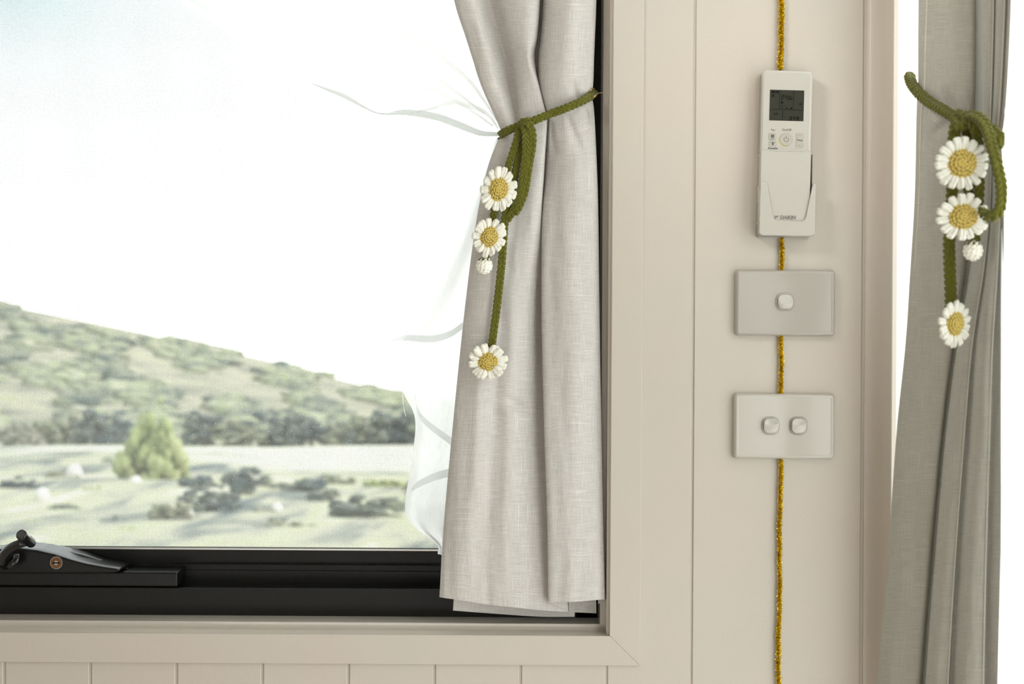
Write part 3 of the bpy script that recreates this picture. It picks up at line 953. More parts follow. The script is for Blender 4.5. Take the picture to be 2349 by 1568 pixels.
# ------------------------------------------------------------------ left sheer curtain
T0 = (1152, 306)
rays = [
    [(1152, 312), (1105, 312), (1060, 298), (1000, 276), (930, 264), (865, 261), (790, 226), (715, 192), (600, 128), (440, 20), (300, -90), (60, -330)],
    [(1152, 309), (1105, 300), (1060, 280), (1000, 258), (930, 240), (870, 225), (800, 190), (730, 150), (630, 90), (500, -10), (400, -110), (200, -340)],
    [(1153, 306), (1112, 288), (1070, 262), (1010, 232), (945, 205), (885, 180), (825, 146), (765, 105), (680, 44), (580, -40), (500, -130), (340, -350)],
    [(1154, 302), (1118, 275), (1082, 246), (1030, 208), (970, 168), (915, 138), (860, 104), (805, 62), (740, 6), (660, -60), (600, -150), (480, -360)],
    [(1156, 298), (1126, 266), (1095, 232), (1050, 188), (1000, 140), (955, 100), (910, 62), (865, 20), (815, -30), (750, -95), (710, -170), (630, -370)],
    [(1160, 294), (1138, 255), (1112, 215), (1078, 165), (1040, 110), (1010, 64), (980, 20), (950, -20), (915, -66), (870, -120), (840, -190), (790, -380)],
    [(1166, 290), (1152, 248), (1134, 205), (1112, 150), (1090, 92), (1076, 44), (1065, 0), (1055, -40), (1046, -85), (1030, -140), (1015, -200), (990, -390)]]
GS = []
nr = len(rays)
for j in range(len(rays[0])):
    rr = []
    for i in range(nr):
        px, py = rays[i][j]
        rr.append((px, py, 0.042))
    GS.append(rr)


def wr_sheer(px, py, u_, v_):
    spread = min(1.0, math.hypot(px - 1152, py - 306) / 420.0)
    ph = u_ * 6.28
    a = 0.012 * (0.15 + spread)
    return -a * (0.5 * math.sin(ph * 5 + 1.3) + 0.35 * math.sin(ph * 11 + 3 * noise.noise((v_ * 3, u_ * 4, 0))) + 0.7 * noise.noise((u_ * 7, v_ * 4, 2.0)))


shl = empty('sheer_curtain', P(1152, 306, 0.04))
tag(shl, 'white sheer curtain pulled aside behind the left grey curtain', 'curtain')
def parent_keep(o, root):
    o.parent = root; o.matrix_parent_inverse = root.matrix_world.inverted()
    return o
bpy.context.view_layer.update()
so = sheet('upper_drape', GS, M['voile'], None, 26, 7, wr_sheer)
parent_keep(so, shl)
hem1 = [[(a[0], a[1], 0.033), (a[0] + 2, a[1] - w_, 0.036)] for a, w_ in zip(rays[0][:8], [8, 12, 16, 16, 13, 3, 10, 0.5])]
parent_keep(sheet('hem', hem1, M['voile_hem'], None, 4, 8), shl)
# soft overlap folds in the fan
for pts in ([(700, 30), (790, 72), (880, 118), (960, 160), (1040, 210), (1110, 262)],
            [(800, 172), (860, 176), (930, 190), (1000, 214), (1070, 250), (1130, 290)],
            [(880, 60), (950, 96), (1010, 135), (1070, 185), (1110, 235), (1140, 280)],
            [(930, 262), (990, 252), (1040, 240), (1090, 252), (1120, 268), (1142, 296)]):
    wds = [1, 7, 11, 10, 7, 2]
    g_ = [[(x_, y_, 0.030), (x_ + 3, y_ - w_, 0.034)] for (x_, y_), w_ in zip(pts, wds)]
    parent_keep(sheet('fold', g_, M['voile'], None, 4, 8), shl)
# lower fall, gathered to a pointed hem
low = [[(1135, 318, .046), (1150, 315, .044), (1165, 310, .046), (1180, 305, .048)],
       [(1108, 400, .046), (1135, 400, .040), (1165, 400, .046), (1200, 400, .048)],
       [(1060, 540, .046), (1105, 540, .038), (1150, 540, .046), (1190, 540, .048)],
       [(985, 700, .046), (1050, 700, .036), (1110, 700, .046), (1160, 700, .048)],
       [(915, 800, .044), (990, 800, .036), (1070, 800, .046), (1130, 800, .048)],
       [(922, 890, .044), (990, 890, .038), (1060, 900, .046), (1120, 900, .048)],
       [(952, 960, .044), (1000, 975, .040), (1060, 985, .046), (1110, 985, .048)],
       [(944, 1060, .044), (990, 1070, .040), (1045, 1075, .046), (1100, 1075, .048)],
       [(929, 1160, .044), (975, 1165, .040), (1030, 1170, .046), (1090, 1170, .048)],
       [(948, 1205, .044), (985, 1212, .040), (1030, 1220, .046), (1080, 1225, .048)],
       [(1001, 1247, .044), (1015, 1250, .042), (1035, 1252, .046), (1070, 1255, .048)],
       [(1004, 1270, .044), (1018, 1273, .042), (1038, 1275, .046), (1070, 1278, .048)]]
def wr_low(px, py, u_, v_):
    return 0.003 * math.sin(u_ * 15 + v_ * 4) + 0.004 * noise.noise((px / 60.0, py / 90.0, 3))
for k in range(1):
    g_ = [[(x_ + 6 * k, y_ + (2 if k else 0), d_ + 0.005 * k) for x_, y_, d_ in r_] for r_ in low]
    parent_keep(sheet('lower_drape', g_, M['voile_dense'], None, 10, 8, wr_low), shl)
for pts, w_ in (([(897, 778), (930, 768), (965, 769), (1000, 768), (1035, 757), (1062, 738)], [5, 13, 15, 16, 15, 16]),
                ([(951, 905), (958, 935), (975, 958), (1000, 978), (1035, 1003), (1045, 1010)], [3, 14, 16, 17, 18, 18]),
                ([(943, 1120), (955, 1106), (975, 1094), (1000, 1083), (1030, 1074), (1045, 1070)], [6, 14, 17, 18, 19, 19])):
    g_ = [[(x_, y_, 0.030), (x_ + (0 if i else 2), y_ + ww, 0.030)] for i, ((x_, y_), ww) in enumerate(zip(pts, w_))]
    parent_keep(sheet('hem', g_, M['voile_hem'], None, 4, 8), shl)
# loose threads
mb = MB(); tube(mb, path([(995, 1248, .03), (1000, 1246, .03), (1006, 1241, .03)]), 0.0003, 6)
parent_keep(mb.build('loose_thread', M['dust'], None), shl)
mb = MB()
tube(mb, path([(924, 888, .03), (924, 915, .03), (927, 940, .03), (931, 955, .03)]), 0.00035, 6)
parent_keep(mb.build('loose_thread', M['dust'], None), shl)

# ------------------------------------------------------------------ crochet pieces
def ellipsoid(seg=10, rings=8, twist=0.12, turns=2.0, groove=0.0):
    """unit stitch: a short plump length of plied yarn along +x"""
    v = []; f = []
    for i in range(rings + 1):
        t = math.pi * i / rings
        x_ = -math.cos(t); r0 = math.sin(t) ** 0.75
        for k in range(seg):
            a = 2 * math.pi * k / seg
            r_ = r0 * (1 + twist * math.cos(2 * (a + turns * x_)))
            if groove: r_ *= 1 - groove * math.exp(-((a - 1.5 * math.pi + math.pi) % (2 * math.pi) - math.pi) ** 2 / 0.25)
            v.append((x_, r_ * math.cos(a), r_ * math.sin(a)))
    for i in range(rings):
        for k in range(seg):
            f.append((i * seg + k, i * seg + (k + 1) % seg, (i + 1) * seg + (k + 1) % seg, (i + 1) * seg + k))
    return v, f


EV, EF = ellipsoid(10, 8)
ES, EFS = ellipsoid(8, 6)


def stitch(mb, c, dirv, nrm, L, w_, th, lo=False):
    x_ = dirv.normalized(); z_ = nrm - x_ * nrm.dot(x_); z_.normalize(); y_ = z_.cross(x_)
    Mx = Matrix(((x_.x * L, y_.x * w_, z_.x * th, c.x), (x_.y * L, y_.y * w_, z_.y * th, c.y), (x_.z * L, y_.z * w_, z_.z * th, c.z), (0, 0, 0, 1)))
    mb.add(ES if lo else EV, EFS if lo else EF, Mx)


def cord(mb, pts, width=0.0085, n=8, pitch=0.0056, face=(0, -1, 0)):
    """crochet chain: rows of V stitches over a core"""
    q = path(pts, n)
    cum = [0]
    for a, b in zip(q, q[1:]): cum.append(cum[-1] + (b - a).length)
    L = cum[-1]; nrm0 = Vector(face)
    h = width / 2

    def at(s_):
        s_ = max(0, min(L, s_))
        for i in range(len(cum) - 1):
            if s_ <= cum[i + 1] + 1e-9:
                t = (s_ - cum[i]) / max(1e-9, cum[i + 1] - cum[i])
                return q[i].lerp(q[i + 1], t), (q[i + 1] - q[i]).normalized()
        return q[-1], (q[-1] - q[-2]).normalized()
    s_ = 0.0
    while s_ <= L:
        c, t = at(s_)
        side = t.cross(nrm0).normalized()
        nn = side.cross(t).normalized()
        for sg in (1, -1):
            d = (t + side * (0.55 * sg)).normalized()
            jit = random.uniform(-0.06, 0.06)
            stitch(mb, c + side * (sg * h * 0.44) + nn * (0.12 * h + random.uniform(-1, 1) * h * 0.06) + t * (0 if sg > 0 else pitch * 0.12), d + side * jit, nn, pitch * 0.86, h * 0.47, h * 0.52)
        # edge bumps towards the back
        for sg in (1, -1):
            stitch(mb, c + side * (sg * h * 0.62) - nn * (h * 0.42) + t * pitch * 0.5, t - side * (0.5 * sg), nn, pitch * 0.62, h * 0.36, h * 0.42, True)
        s_ += pitch
    tube(mb, q, h * 0.5, 8)


PET_V, PET_F = [], []
def petal_mesh():
    """one puffed crochet petal: a folded loop of yarn with a notch down its middle"""
    mb = MB()
    # outer loop as bent yarn, length along +x from 0 to 1
    stitch(mb, Vector((0.50, 0, 0.0)), Vector((1, 0, 0)), Vector((0, 0, 1)), 0.50, 0.50, 0.36)
    for sg in (1, -1):
        stitch(mb, Vector((0.42, sg * 0.17, 0.12)), Vector((1, sg * 0.10, 0)), Vector((0, 0, 1)), 0.42, 0.26, 0.28)
    stitch(mb, Vector((0.78, 0.14, 0.10)), Vector((0.25, 1, 0)), Vector((0, 0, 1)), 0.30, 0.24, 0.28)
    stitch(mb, Vector((0.78, -0.16, 0.08)), Vector((0.35, -1, 0)), Vector((0, 0, 1)), 0.28, 0.24, 0.28)
    me_ = mesh_from(mb.v, mb.f, 'petal')
    me_.polygons.foreach_set('use_smooth', [True] * len(me_.polygons))
    me_.materials.append(M['white_wool'])
    return me_


PETAL = petal_mesh()


def daisy(parent, c_px, c_py, y, rx, ry, n, core=0.5, tilt=(0, 0, 0), seed=0):
    """centre mesh is the part, petals its sub-parts; rx, ry in photo px"""
    k = S * (D + y) / D
    c = P(c_px, c_py, y)
    rnd = random.Random(seed)
    r_ = 1.0
    mb = MB()
    cr_ = core
    rings_ = [(0.0, 1), (0.22, 6), (0.46, 11), (0.70, 16), (0.92, 21)]
    for rr, cnt in rings_:
        for i in range(cnt):
            a = 2 * math.pi * (i + rnd.uniform(-0.15, 0.15)) / cnt + rr * 3
            h = 0.20 * (1 - rr * rr) + 0.16
            p = Vector((cr_ * rr * math.cos(a), -h, cr_ * rr * math.sin(a)))
            tdir = Vector((-math.sin(a), 0, math.cos(a))) + Vector((math.cos(a), 0, math.sin(a))) * 0.55
            stitch(mb, p, tdir, Vector((0, -1, 0)), cr_ * 0.185, cr_ * 0.125, cr_ * 0.13, True)
    disc(mb, Vector((0, 0, 0)), cr_ * 0.98, -0.12, 0.02, 24)
    cm = mesh_from(mb.v, mb.f, 'daisy')
    cm.polygons.foreach_set('use_smooth', [True] * len(cm.polygons))
    o = new_obj('daisy', cm, M['yellow'], parent)
    o['label'] = 'crochet daisy with white petals and a mustard centre'
    o.scale = (rx * k, (rx + ry) / 2 * k, ry * k)
    o.rotation_euler = (R(tilt[0]), R(tilt[1]), R(tilt[2]))
    o.location = c - (parent.location if parent else Vector((0, 0, 0)))
    for i in range(n):
        a = 2 * math.pi * (i + rnd.uniform(-0.16, 0.16)) / n
        L = (1.0 - core * 0.78) * rnd.uniform(0.92, 1.08)
        Wd = 2 * math.pi * 0.80 / n * 1.12 * rnd.uniform(0.9, 1.1)
        p = new_obj('petal', PETAL, None, o)
        rad = core * 0.80
        X_ = Vector((math.cos(a), -0.10 + rnd.uniform(-0.14, 0.14), math.sin(a))).normalized()
        Z_ = Vector((0, -1, 0)); Z_ = (Z_ - X_ * Z_.dot(X_)).normalized(); Y_ = Z_.cross(X_)
        rot = Matrix.Rotation(R(rnd.uniform(-24, 24) + 14), 3, X_)
        Y_ = rot @ Y_; Z_ = rot @ Z_
        b = Vector((rad * math.cos(a), -0.06 + rnd.uniform(-0.04, 0.04), rad * math.sin(a)))
        Th = 0.42
        p.matrix_local = Matrix(((X_.x * L, Y_.x * Wd, Z_.x * Th, b.x), (X_.y * L, Y_.y * Wd, Z_.y * Th, b.y), (X_.z * L, Y_.z * Wd, Z_.z * Th, b.z), (0, 0, 0, 1)))
    return o


def bud(parent, px, py, y, r_px, seed=0):
    k = S * (D + y) / D; r_ = r_px * k
    c = P(px, py, y)
    mb = MB(); rnd = random.Random(seed)
    for ring in range(7):
        ph = -1.35 + ring * 0.45
        cnt = max(3, int(12 * math.cos(ph)))
        for i in range(cnt):
            a = 2 * math.pi * (i + 0.5 * (ring % 2)) / cnt
            n_ = Vector((math.cos(ph) * math.cos(a), math.cos(ph) * math.sin(a), math.sin(ph)))
            t_ = Vector((-math.sin(a), math.cos(a), 0.7))
            stitch(mb, c + n_ * r_ * 0.82, t_, n_, r_ * 0.34, r_ * 0.22, r_ * 0.24, True)
    o = mb.build('bud', M['white_wool'], None, smooth=True)
    bm = bmesh.new(); bmesh.ops.create_icosphere(bm, subdivisions=2, radius=r_ * 0.86); me_ = bpy.data.meshes.new('bud_core'); bm.to_mesh(me_); bm.free()
    oc = new_obj('bud_core', me_, M['white_wool'], None, True); oc.location = c
    mb = MB()
    for i in range(7):
        a = 2 * math.pi * i / 7
        n_ = Vector((math.cos(a) * 0.55, math.sin(a) * 0.55, 0.83))
        stitch(mb, c + n_ * r_ * 0.92, Vector((math.cos(a), math.sin(a), -0.6)), n_, r_ * 0.30, r_ * 0.20, r_ * 0.18, True)
    stitch(mb, c + Vector((0, 0, r_ * 1.0)), Vector((1, 0, 0)), Vector((0, 0, 1)), r_ * 0.3, r_ * 0.3, r_ * 0.2)
    cap = mb.build('bud_cap', M['green'], None, smooth=True)
    bpy.context.view_layer.update()
    for q in (o, oc, cap):
        q.parent = parent; q.matrix_parent_inverse = parent.matrix_world.inverted()
    oc.parent = o; oc.matrix_parent_inverse = o.matrix_world.inverted()
    cap.parent = o; cap.matrix_parent_inverse = o.matrix_world.inverted()
    bpy.context.view_layer.update()
    o.matrix_parent_inverse = parent.matrix_world.inverted()


def add_cord(root, name, pts, width, **kw):
    mb = MB(); cord(mb, pts, width, **kw)
    o = mb.build(name, M['green'], None, smooth=True)
    parent_keep(o, root)
    return o


# left tie-back
tl = empty('curtain_tieback', P(1200, 288, -0.012))
tag(tl, 'olive crochet tieback with three white daisies on the left grey curtain', 'tieback')
bpy.context.view_layer.update()
Y0 = -0.006
add_cord(tl, 'band', [(1364, 212, .020), (1352, 222, .004), (1335, 232, -.004), (1300, 247, -.008), (1262, 261, -.004), (1228, 275, -.006), (1195, 287, -.005), (1168, 298, -.003), (1150, 308, .006), (1150, 313, .020)], 0.0088)
add_cord(tl, 'cord', [(1192, 287, Y0), (1186, 318, Y0 - .006), (1176, 350, Y0 - .006), (1163, 390, Y0 - .006), (1148, 440, Y0 - .004), (1134, 485, Y0 - .003), (1128, 520, Y0 - .003)], 0.0075)
add_cord(tl, 'cord', [(1203, 300, Y0), (1193, 340, Y0 - .003), (1184, 385, Y0 - .003), (1176, 430, Y0 - .003), (1162, 480, Y0 - .003), (1156, 530, Y0 - .003), (1152, 590, Y0 - .003), (1146, 650, Y0 - .003), (1139, 710, Y0 - .003), (1131, 770, Y0 - .003), (1127, 800, Y0 - .002)], 0.0085)
add_cord(tl, 'bow_loop', [(1193, 288, Y0 - .004), (1202, 279, Y0 - .012), (1213, 283, Y0 - .014), (1221, 303, Y0 - .013), (1221, 335, Y0 - .012), (1214, 375, Y0 - .010), (1209, 410, Y0 - .009), (1202, 445, Y0 - .008), (1190, 475, Y0 - .008), (1181, 487, Y0 - .007)], 0.0084)
add_cord(tl, 'bow_loop', [(1204, 290, Y0 - .010), (1206, 310, Y0 - .013), (1206, 345, Y0 - .012), (1203, 385, Y0 - .010), (1197, 425, Y0 - .009), (1188, 460, Y0 - .008), (1176, 485, Y0 - .006), (1166, 500, Y0 - .004)], 0.0080)
add_cord(tl, 'cord', [(1170, 480, Y0 - .002), (1158, 505, Y0 - .003), (1140, 540, Y0 - .002), (1122, 575, Y0 - .002), (1112, 592, Y0 - .004)], 0.0055)
daisy(tl, 1143, 435, -0.024, 41, 51, 13, 0.53, (0, 14, 4), 3)
daisy(tl, 1122, 544, -0.024, 38.5, 46, 13, 0.52, (0, 18, 4), 4)
daisy(tl, 1119, 829, -0.018, 45, 42, 12, 0.50, (0, -10, 0), 5)
bud(tl, 1111, 609, -0.014, 18.5, 1)

# hooks
mb = MB()
tube(mb, path([(1384, 213, .010), (1376, 213, .008), (1370, 215, .004), (1364, 221, .000), (1359, 224, .002)]), 0.0007, 8)
tube(mb, path([(1363, 203, .012), (1358, 204, .008), (1353, 209, .006)]), 0.0007, 8)
tag(mb.build('curtain_hook', M['brass'], None, smooth=True), 'small brass hook holding the left tieback to the window lining', 'hook')

# ------------------------------------------------------------------ right curtain
def rrow(xs, pys, extra=None):
    n_ = len(xs)
    if not isinstance(pys, (list, tuple)): pys = [pys] * n_
    rel = [10, 0, -6, -10, -6, 18, 2, -6, 0, 16, -4, 0, 16, 6]
    out = []
    for i in range(n_):
        y = -0.25 - 0.13 * i / (n_ - 1) + rel[i] / 1000.0 * (extra if extra is not None else 1)
        out.append((xs[i], pys[i], y))
    return out


GR = [rrow([2106, 2126, 2152, 2192, 2232, 2247, 2256, 2268, 2282, 2285, 2296, 2309, 2312, 2324], -420),
      rrow([2107, 2128, 2152, 2192, 2232, 2247, 2254, 2266, 2280, 2283, 2294, 2306, 2309, 2321], -60),
      rrow([2106, 2123, 2149, 2190, 2232, 2248, 2255, 2266, 2277, 2280, 2291, 2301, 2304, 2316], 100),
      rrow([2106, 2121, 2147, 2187, 2229, 2249, 2256, 2265, 2273, 2276, 2285, 2293, 2296, 2307], [190, 195, 205, 220, 228, 232, 236, 240, 242, 243, 244, 246, 248, 250]),
      rrow([2104, 2118, 2144, 2183, 2226, 2249, 2256, 2263, 2271, 2274, 2281, 2288, 2290, 2298], [218, 224, 240, 266, 272, 276, 280, 288, 296, 298, 304, 310, 312, 320], 0.5),
      rrow([2102, 2113, 2140, 2180, 2225, 2247, 2255, 2264, 2272, 2275, 2283, 2290, 2292, 2299], [270, 275, 290, 312, 318, 322, 326, 330, 336, 338, 342, 346, 348, 352], 0.5),
      rrow([2098, 2108, 2134, 2176, 2220, 2240, 2250, 2262, 2272, 2276, 2285, 2295, 2297, 2306], 450, 0.8),
      rrow([2088, 2098, 2122, 2165, 2205, 2219, 2230, 2246, 2256, 2260, 2273, 2288, 2291, 2312], 620, 0.9),
      rrow([2077, 2087, 2110, 2150, 2182, 2191, 2200, 2218, 2230, 2235, 2256, 2277, 2281, 2313], 790),
      rrow([2056, 2066, 2090, 2127, 2156, 2165, 2173, 2195, 2212, 2218, 2245, 2270, 2274, 2304], 1000),
      rrow([2035, 2043, 2066, 2100, 2128, 2139, 2146, 2168, 2190, 2196, 2228, 2261, 2265, 2295], 1300),
      rrow([2010, 2018, 2040, 2077, 2105, 2117, 2124, 2147, 2173, 2180, 2212, 2255, 2260, 2288], 1600),
      rrow([1998, 2006, 2028, 2065, 2096, 2108, 2115, 2140, 2166, 2174, 2206, 2250, 2255, 2284], 1850)]


def wr_right(px, py, u_, v_):
    w_ = 0.0025 * noise.noise((px / 40.0, py / 300.0, 11.0)) + 0.001 * noise.noise((px / 18.0, py / 90.0, 15.0))
    for (cx, cy, ex, ey, a, s_) in ((2190, 262, 2165, 185, 0.006, 10), (2175, 275, 2120, 330, 0.004, 9)):
        dx, dy = ex - cx, ey - cy; L2 = dx * dx + dy * dy
        t = ((px - cx) * dx + (py - cy) * dy) / L2
        if 0 <= t <= 1:
            dist = abs((px - cx) * dy - (py - cy) * dx) / math.sqrt(L2)
            w_ += a * math.exp(-(dist / (s_ * (0.5 + t))) ** 2) * math.sin(math.pi * min(1, t + 0.12))
    return w_


cr2 = sheet('curtain', GR, M['linen_shaded'], None, 7, 14, wr_right)
tag(cr2, 'grey linen curtain in narrow pleats at the bright side window', 'curtain')

def edge_line(pts_col, root, w_=0.0005):  # pale tubes painted in for backlight glowing through the fold edges
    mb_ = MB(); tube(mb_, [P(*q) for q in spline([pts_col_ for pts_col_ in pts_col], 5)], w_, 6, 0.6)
    mb_.build('painted_edge_glow', M['linen_edge_glow'], root, smooth=True)
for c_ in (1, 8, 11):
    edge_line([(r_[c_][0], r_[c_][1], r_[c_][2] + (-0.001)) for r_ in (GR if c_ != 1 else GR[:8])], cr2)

# right sheer
shr = empty('sheer_curtain', P(2200, 330, -0.3)); tag(shr, 'white sheer curtain behind the pleated right curtain', 'curtain')
bpy.context.view_layer.update()


def W3(name, grid, mat, root, nu, nv, wr=None):
    """cloth through world-space control points"""
    g_ = []
    for r_ in grid:
        rr = []
        for (X_, Y_, Z_) in r_:
            k = (D + Y_) / D * S
            Xp, Yp = X_ / k, -Z_ / k
            rr.append((Xp * CS - Yp * SN + 1174.5, Xp * SN + Yp * CS + 784.0, Y_))
        g_.append(rr)
    o = sheet(name, g_, mat, None, nu, nv, wr)
    parent_keep(o, root)
    return o


gs = []
for z in (1.0, 0.7, 0.4, 0.15, -0.1, -0.4, -0.8):
    gs.append([(0.4190, -0.074, z), (0.4215, -0.10, z), (XR + 0.014, -0.14, z), (XR + 0.024, -0.17, z), (XR + 0.012, -0.20, z), (XR + 0.024, -0.24, z), (XR + 0.02, -0.29, z), (XR + 0.03, -0.34, z)])
W3('far_drape', gs, M['voile'], shr, 5, 8)
gs = []
for z in (0.20, 0.1, -0.02, -0.1, -0.2, -0.4, -0.6, -0.85):
    t = min(1, max(0, -z) / 0.4)
    gs.append([(XR + 0.025, -0.36, z), (XR + 0.01, -0.40, z), (XR + 0.028, -0.425 - 0.01 * t, z), (XR + 0.008, -0.445 - 0.015 * t, z)])
W3('near_drape', gs, M['voile'], shr, 7, 8)
gs = []
tp0 = P(2296, 640, -0.372)
for z in (0.10, 0.05, -0.01, -0.08, -0.16, -0.3, -0.5, -0.85):
    t = min(1, max(0, -z) / 0.35); f_ = min(1, (0.115 - z) / 0.26)
    cols_ = [(XR + 0.026, -0.350, z), (XR + 0.020, -0.362, z), (XR + 0.014, -0.386, z), (XR + 0.015, -0.400 - 0.010 * t, z), (XR + 0.014, -0.408 - 0.014 * t, z)]
    gs.append([(tp0.x + (x_ - tp0.x) * f_, tp0.y + (y_ - tp0.y) * f_, z_) for x_, y_, z_ in cols_])
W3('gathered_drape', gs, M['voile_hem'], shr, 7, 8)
for pts, wds in (([(2304, 318), (2325, 295), (2349, 262), (2400, 215)], [3, 8, 14, 18]), ([(2304, 322), (2325, 308), (2349, 297), (2400, 285)], [3, 6, 10, 12]), ([(2304, 326), (2325, 317), (2349, 313), (2400, 314)], [7, 14, 22, 26])):
    g_ = [[(x_, y_, -0.385 - 0.02 * i), (x_ + 2, y_ + ww, -0.390 - 0.02 * i)] for i, ((x_, y_), ww) in enumerate(zip(pts, wds))]
    parent_keep(sheet('fold', g_, M['voile_hem'], None, 4, 8), shr)
# gathered fan at the tie, spreading towards the room along the window
tz = P(2302, 322, -0.375)
for (z1_, z2_, dy_) in ((0.30, 0.20, 0.0), (0.26, 0.235, 0.01), (0.215, 0.19, -0.006)):
    pass
gs = []
for t in (0.0, 0.15, 0.35, 0.6, 1.0):
    r_ = []
    for i, (zz_, yy_) in enumerate(((0.86, -0.60), (0.62, -0.80), (0.42, -0.95), (0.25, -1.05), (0.06, -1.10))):
        r_.append((tz.x + 0.01 * math.sin(i * 2.2 + t * 3) * t, tz.y + (yy_ - tz.y) * t, tz.z + (zz_ - tz.z) * t + (0.012 - 0.006 * i) * (1 - t)))
    gs.append(r_)
def wr_fan(px, py, u_, v_):
    return 0.010 * v_ * math.sin(u_ * 40)
W3('tied_fan', gs, M['voile'], shr, 12, 10, wr_fan)

# right tie-back
trb = empty('curtain_tieback', P(2205, 275, -0.33))
tag(trb, 'olive crochet tieback with three white daisies on the pleated right curtain', 'tieback')
bpy.context.view_layer.update()
add_cord(trb, 'band', [(2087, 172, -.225), (2092, 190, -.240), (2108, 212, -.262), (2130, 231, -.280), (2158, 248, -.305), (2185, 264, -.322), (2202, 272, -.332)], 0.0098)
add_cord(trb, 'band', [(2208, 272, -.335), (2235, 276, -.345), (2262, 288, -.362), (2284, 304, -.375), (2298, 320, -.380), (2300, 334, -.372)], 0.0095)
add_cord(trb, 'knot', [(2190, 268, -.330), (2196, 284, -.346), (2204, 295, -.350), (2212, 288, -.350), (2216, 274, -.346), (2208, 262, -.340), (2198, 260, -.335)], 0.0080)
add_cord(trb, 'bow_loop', [(2212, 268, -.338), (2232, 264, -.356), (2252, 275, -.368), (2266, 300, -.378), (2276, 335, -.388), (2287, 375, -.395), (2296, 415, -.398), (2299, 450, -.398), (2294, 480, -.396), (2280, 495, -.392), (2264, 494, -.384), (2256, 480, -.375)], 0.0092)
add_cord(trb, 'cord', [(2196, 278, -.340), (2190, 305, -.345), (2188, 340, -.340), (2186, 400, -.338), (2184, 450, -.338), (2180, 520, -.338), (2178, 560, -.332), (2179, 610, -.328), (2181, 660, -.326), (2182, 710, -.326)], 0.0098)
add_cord(trb, 'cord', [(2222, 276, -.350), (2236, 292, -.356), (2243, 320, -.352), (2247, 370, -.348), (2246, 430, -.346), (2243, 480, -.346), (2238, 530, -.346), (2235, 556, -.350)], 0.0085)
add_cord(trb, 'cord', [(2216, 285, -.345), (2222, 340, -.340), (2222, 420, -.340), (2218, 470, -.340)], 0.0080)
daisy(trb, 2203, 376, -0.364, 61, 61, 17, 0.54, (0, 5, -6), 13)
daisy(trb, 2207, 498, -0.364, 58, 54, 15, 0.54, (0, 0, -6), 14)
daisy(trb, 2187, 743, -0.350, 39, 53, 14, 0.53, (0, 12, 10), 15)
bud(trb, 2232, 575, -0.355, 22, 2)
mb = MB()
tube(mb, path([(2092, 182, -.222), (2093, 172, -.215), (2091, 166, -.21), (2087, 168, -.20)]), 0.0008, 8)
tag(mb.build('curtain_hook', M['brass'], None, smooth=True), 'tiny brass hook above the end of the right tieback', 'hook')

# ------------------------------------------------------------------ gold tinsel along the board joint
def tinsel_path(py):
    pts = [(-300, 1795), (0, 1792), (160, 1790), (560, 1793), (620, 1792), (770, 1791.5), (900, 1791), (1050, 1790.5), (1250, 1788.5), (1568, 1785.5), (2000, 1781)]
    for (a, va), (b, vb) in zip(pts, pts[1:]):
        if py <= b: return va + (vb - va) * (py - a) / (b - a)
    return pts[-1][1]


tn = empty('tinsel_garland', P(1790, 784, -0.003))
tag(tn, 'thin gold tinsel strand running down the wall behind the switches', 'tinsel')
bpy.context.view_layer.update()
mb = MB(); rnd = random.Random(5)
for (ya, yb2) in ((-300, 160), (546, 619), (770, 901), (1051, 1900)):
    core = MB(); tube(core, [P(tinsel_path(q) + 0.8 * math.sin(q / 37.0), q, -0.0030) for q in np.arange(ya, yb2 + 1, 8)], 0.0013, 6)
    parent_keep(core.build('core_thread', M['gold_core'], None, smooth=True), tn)
    q = ya
    while q < yb2:
        cx = tinsel_path(q) + 1.0 * math.sin(q / 41.0) + 0.5 * math.sin(q / 13.0)
        c = P(cx, q, -0.0032)
        # spiralled foil bristles
        fat = 1.12 if q < 200 else 0.92
        for _ in range(9):
            a = rnd.uniform(-math.pi, 0) + rnd.uniform(-0.1, 0.1)
            r_ = rnd.uniform(0.0026, 0.0038) * fat * (1.25 if rnd.random() < 0.04 else 1)
            d_ = Vector((math.cos(a), math.sin(a) * 0.85, rnd.uniform(-0.75, 0.35) - 0.25 * math.cos(a))).normalized()
            wv = Vector((rnd.uniform(-1, 1), rnd.uniform(-1, 1), rnd.uniform(-1, 1)))
            wv = (wv - d_ * wv.dot(d_)).normalized() * rnd.uniform(0.00022, 0.00042)
            b = c + Vector((rnd.uniform(-0.0006, 0.0006), 0, rnd.uniform(-0.0008, 0.0008)))
            mb.add([b - wv, b + wv, b + d_ * r_ + wv, b + d_ * r_ - wv], [(0, 1, 2, 3)])
        q += 0.85
o = parent_keep(mb.build('foil_bristles', M['gold'], None), tn); o['kind'] = 'stuff'

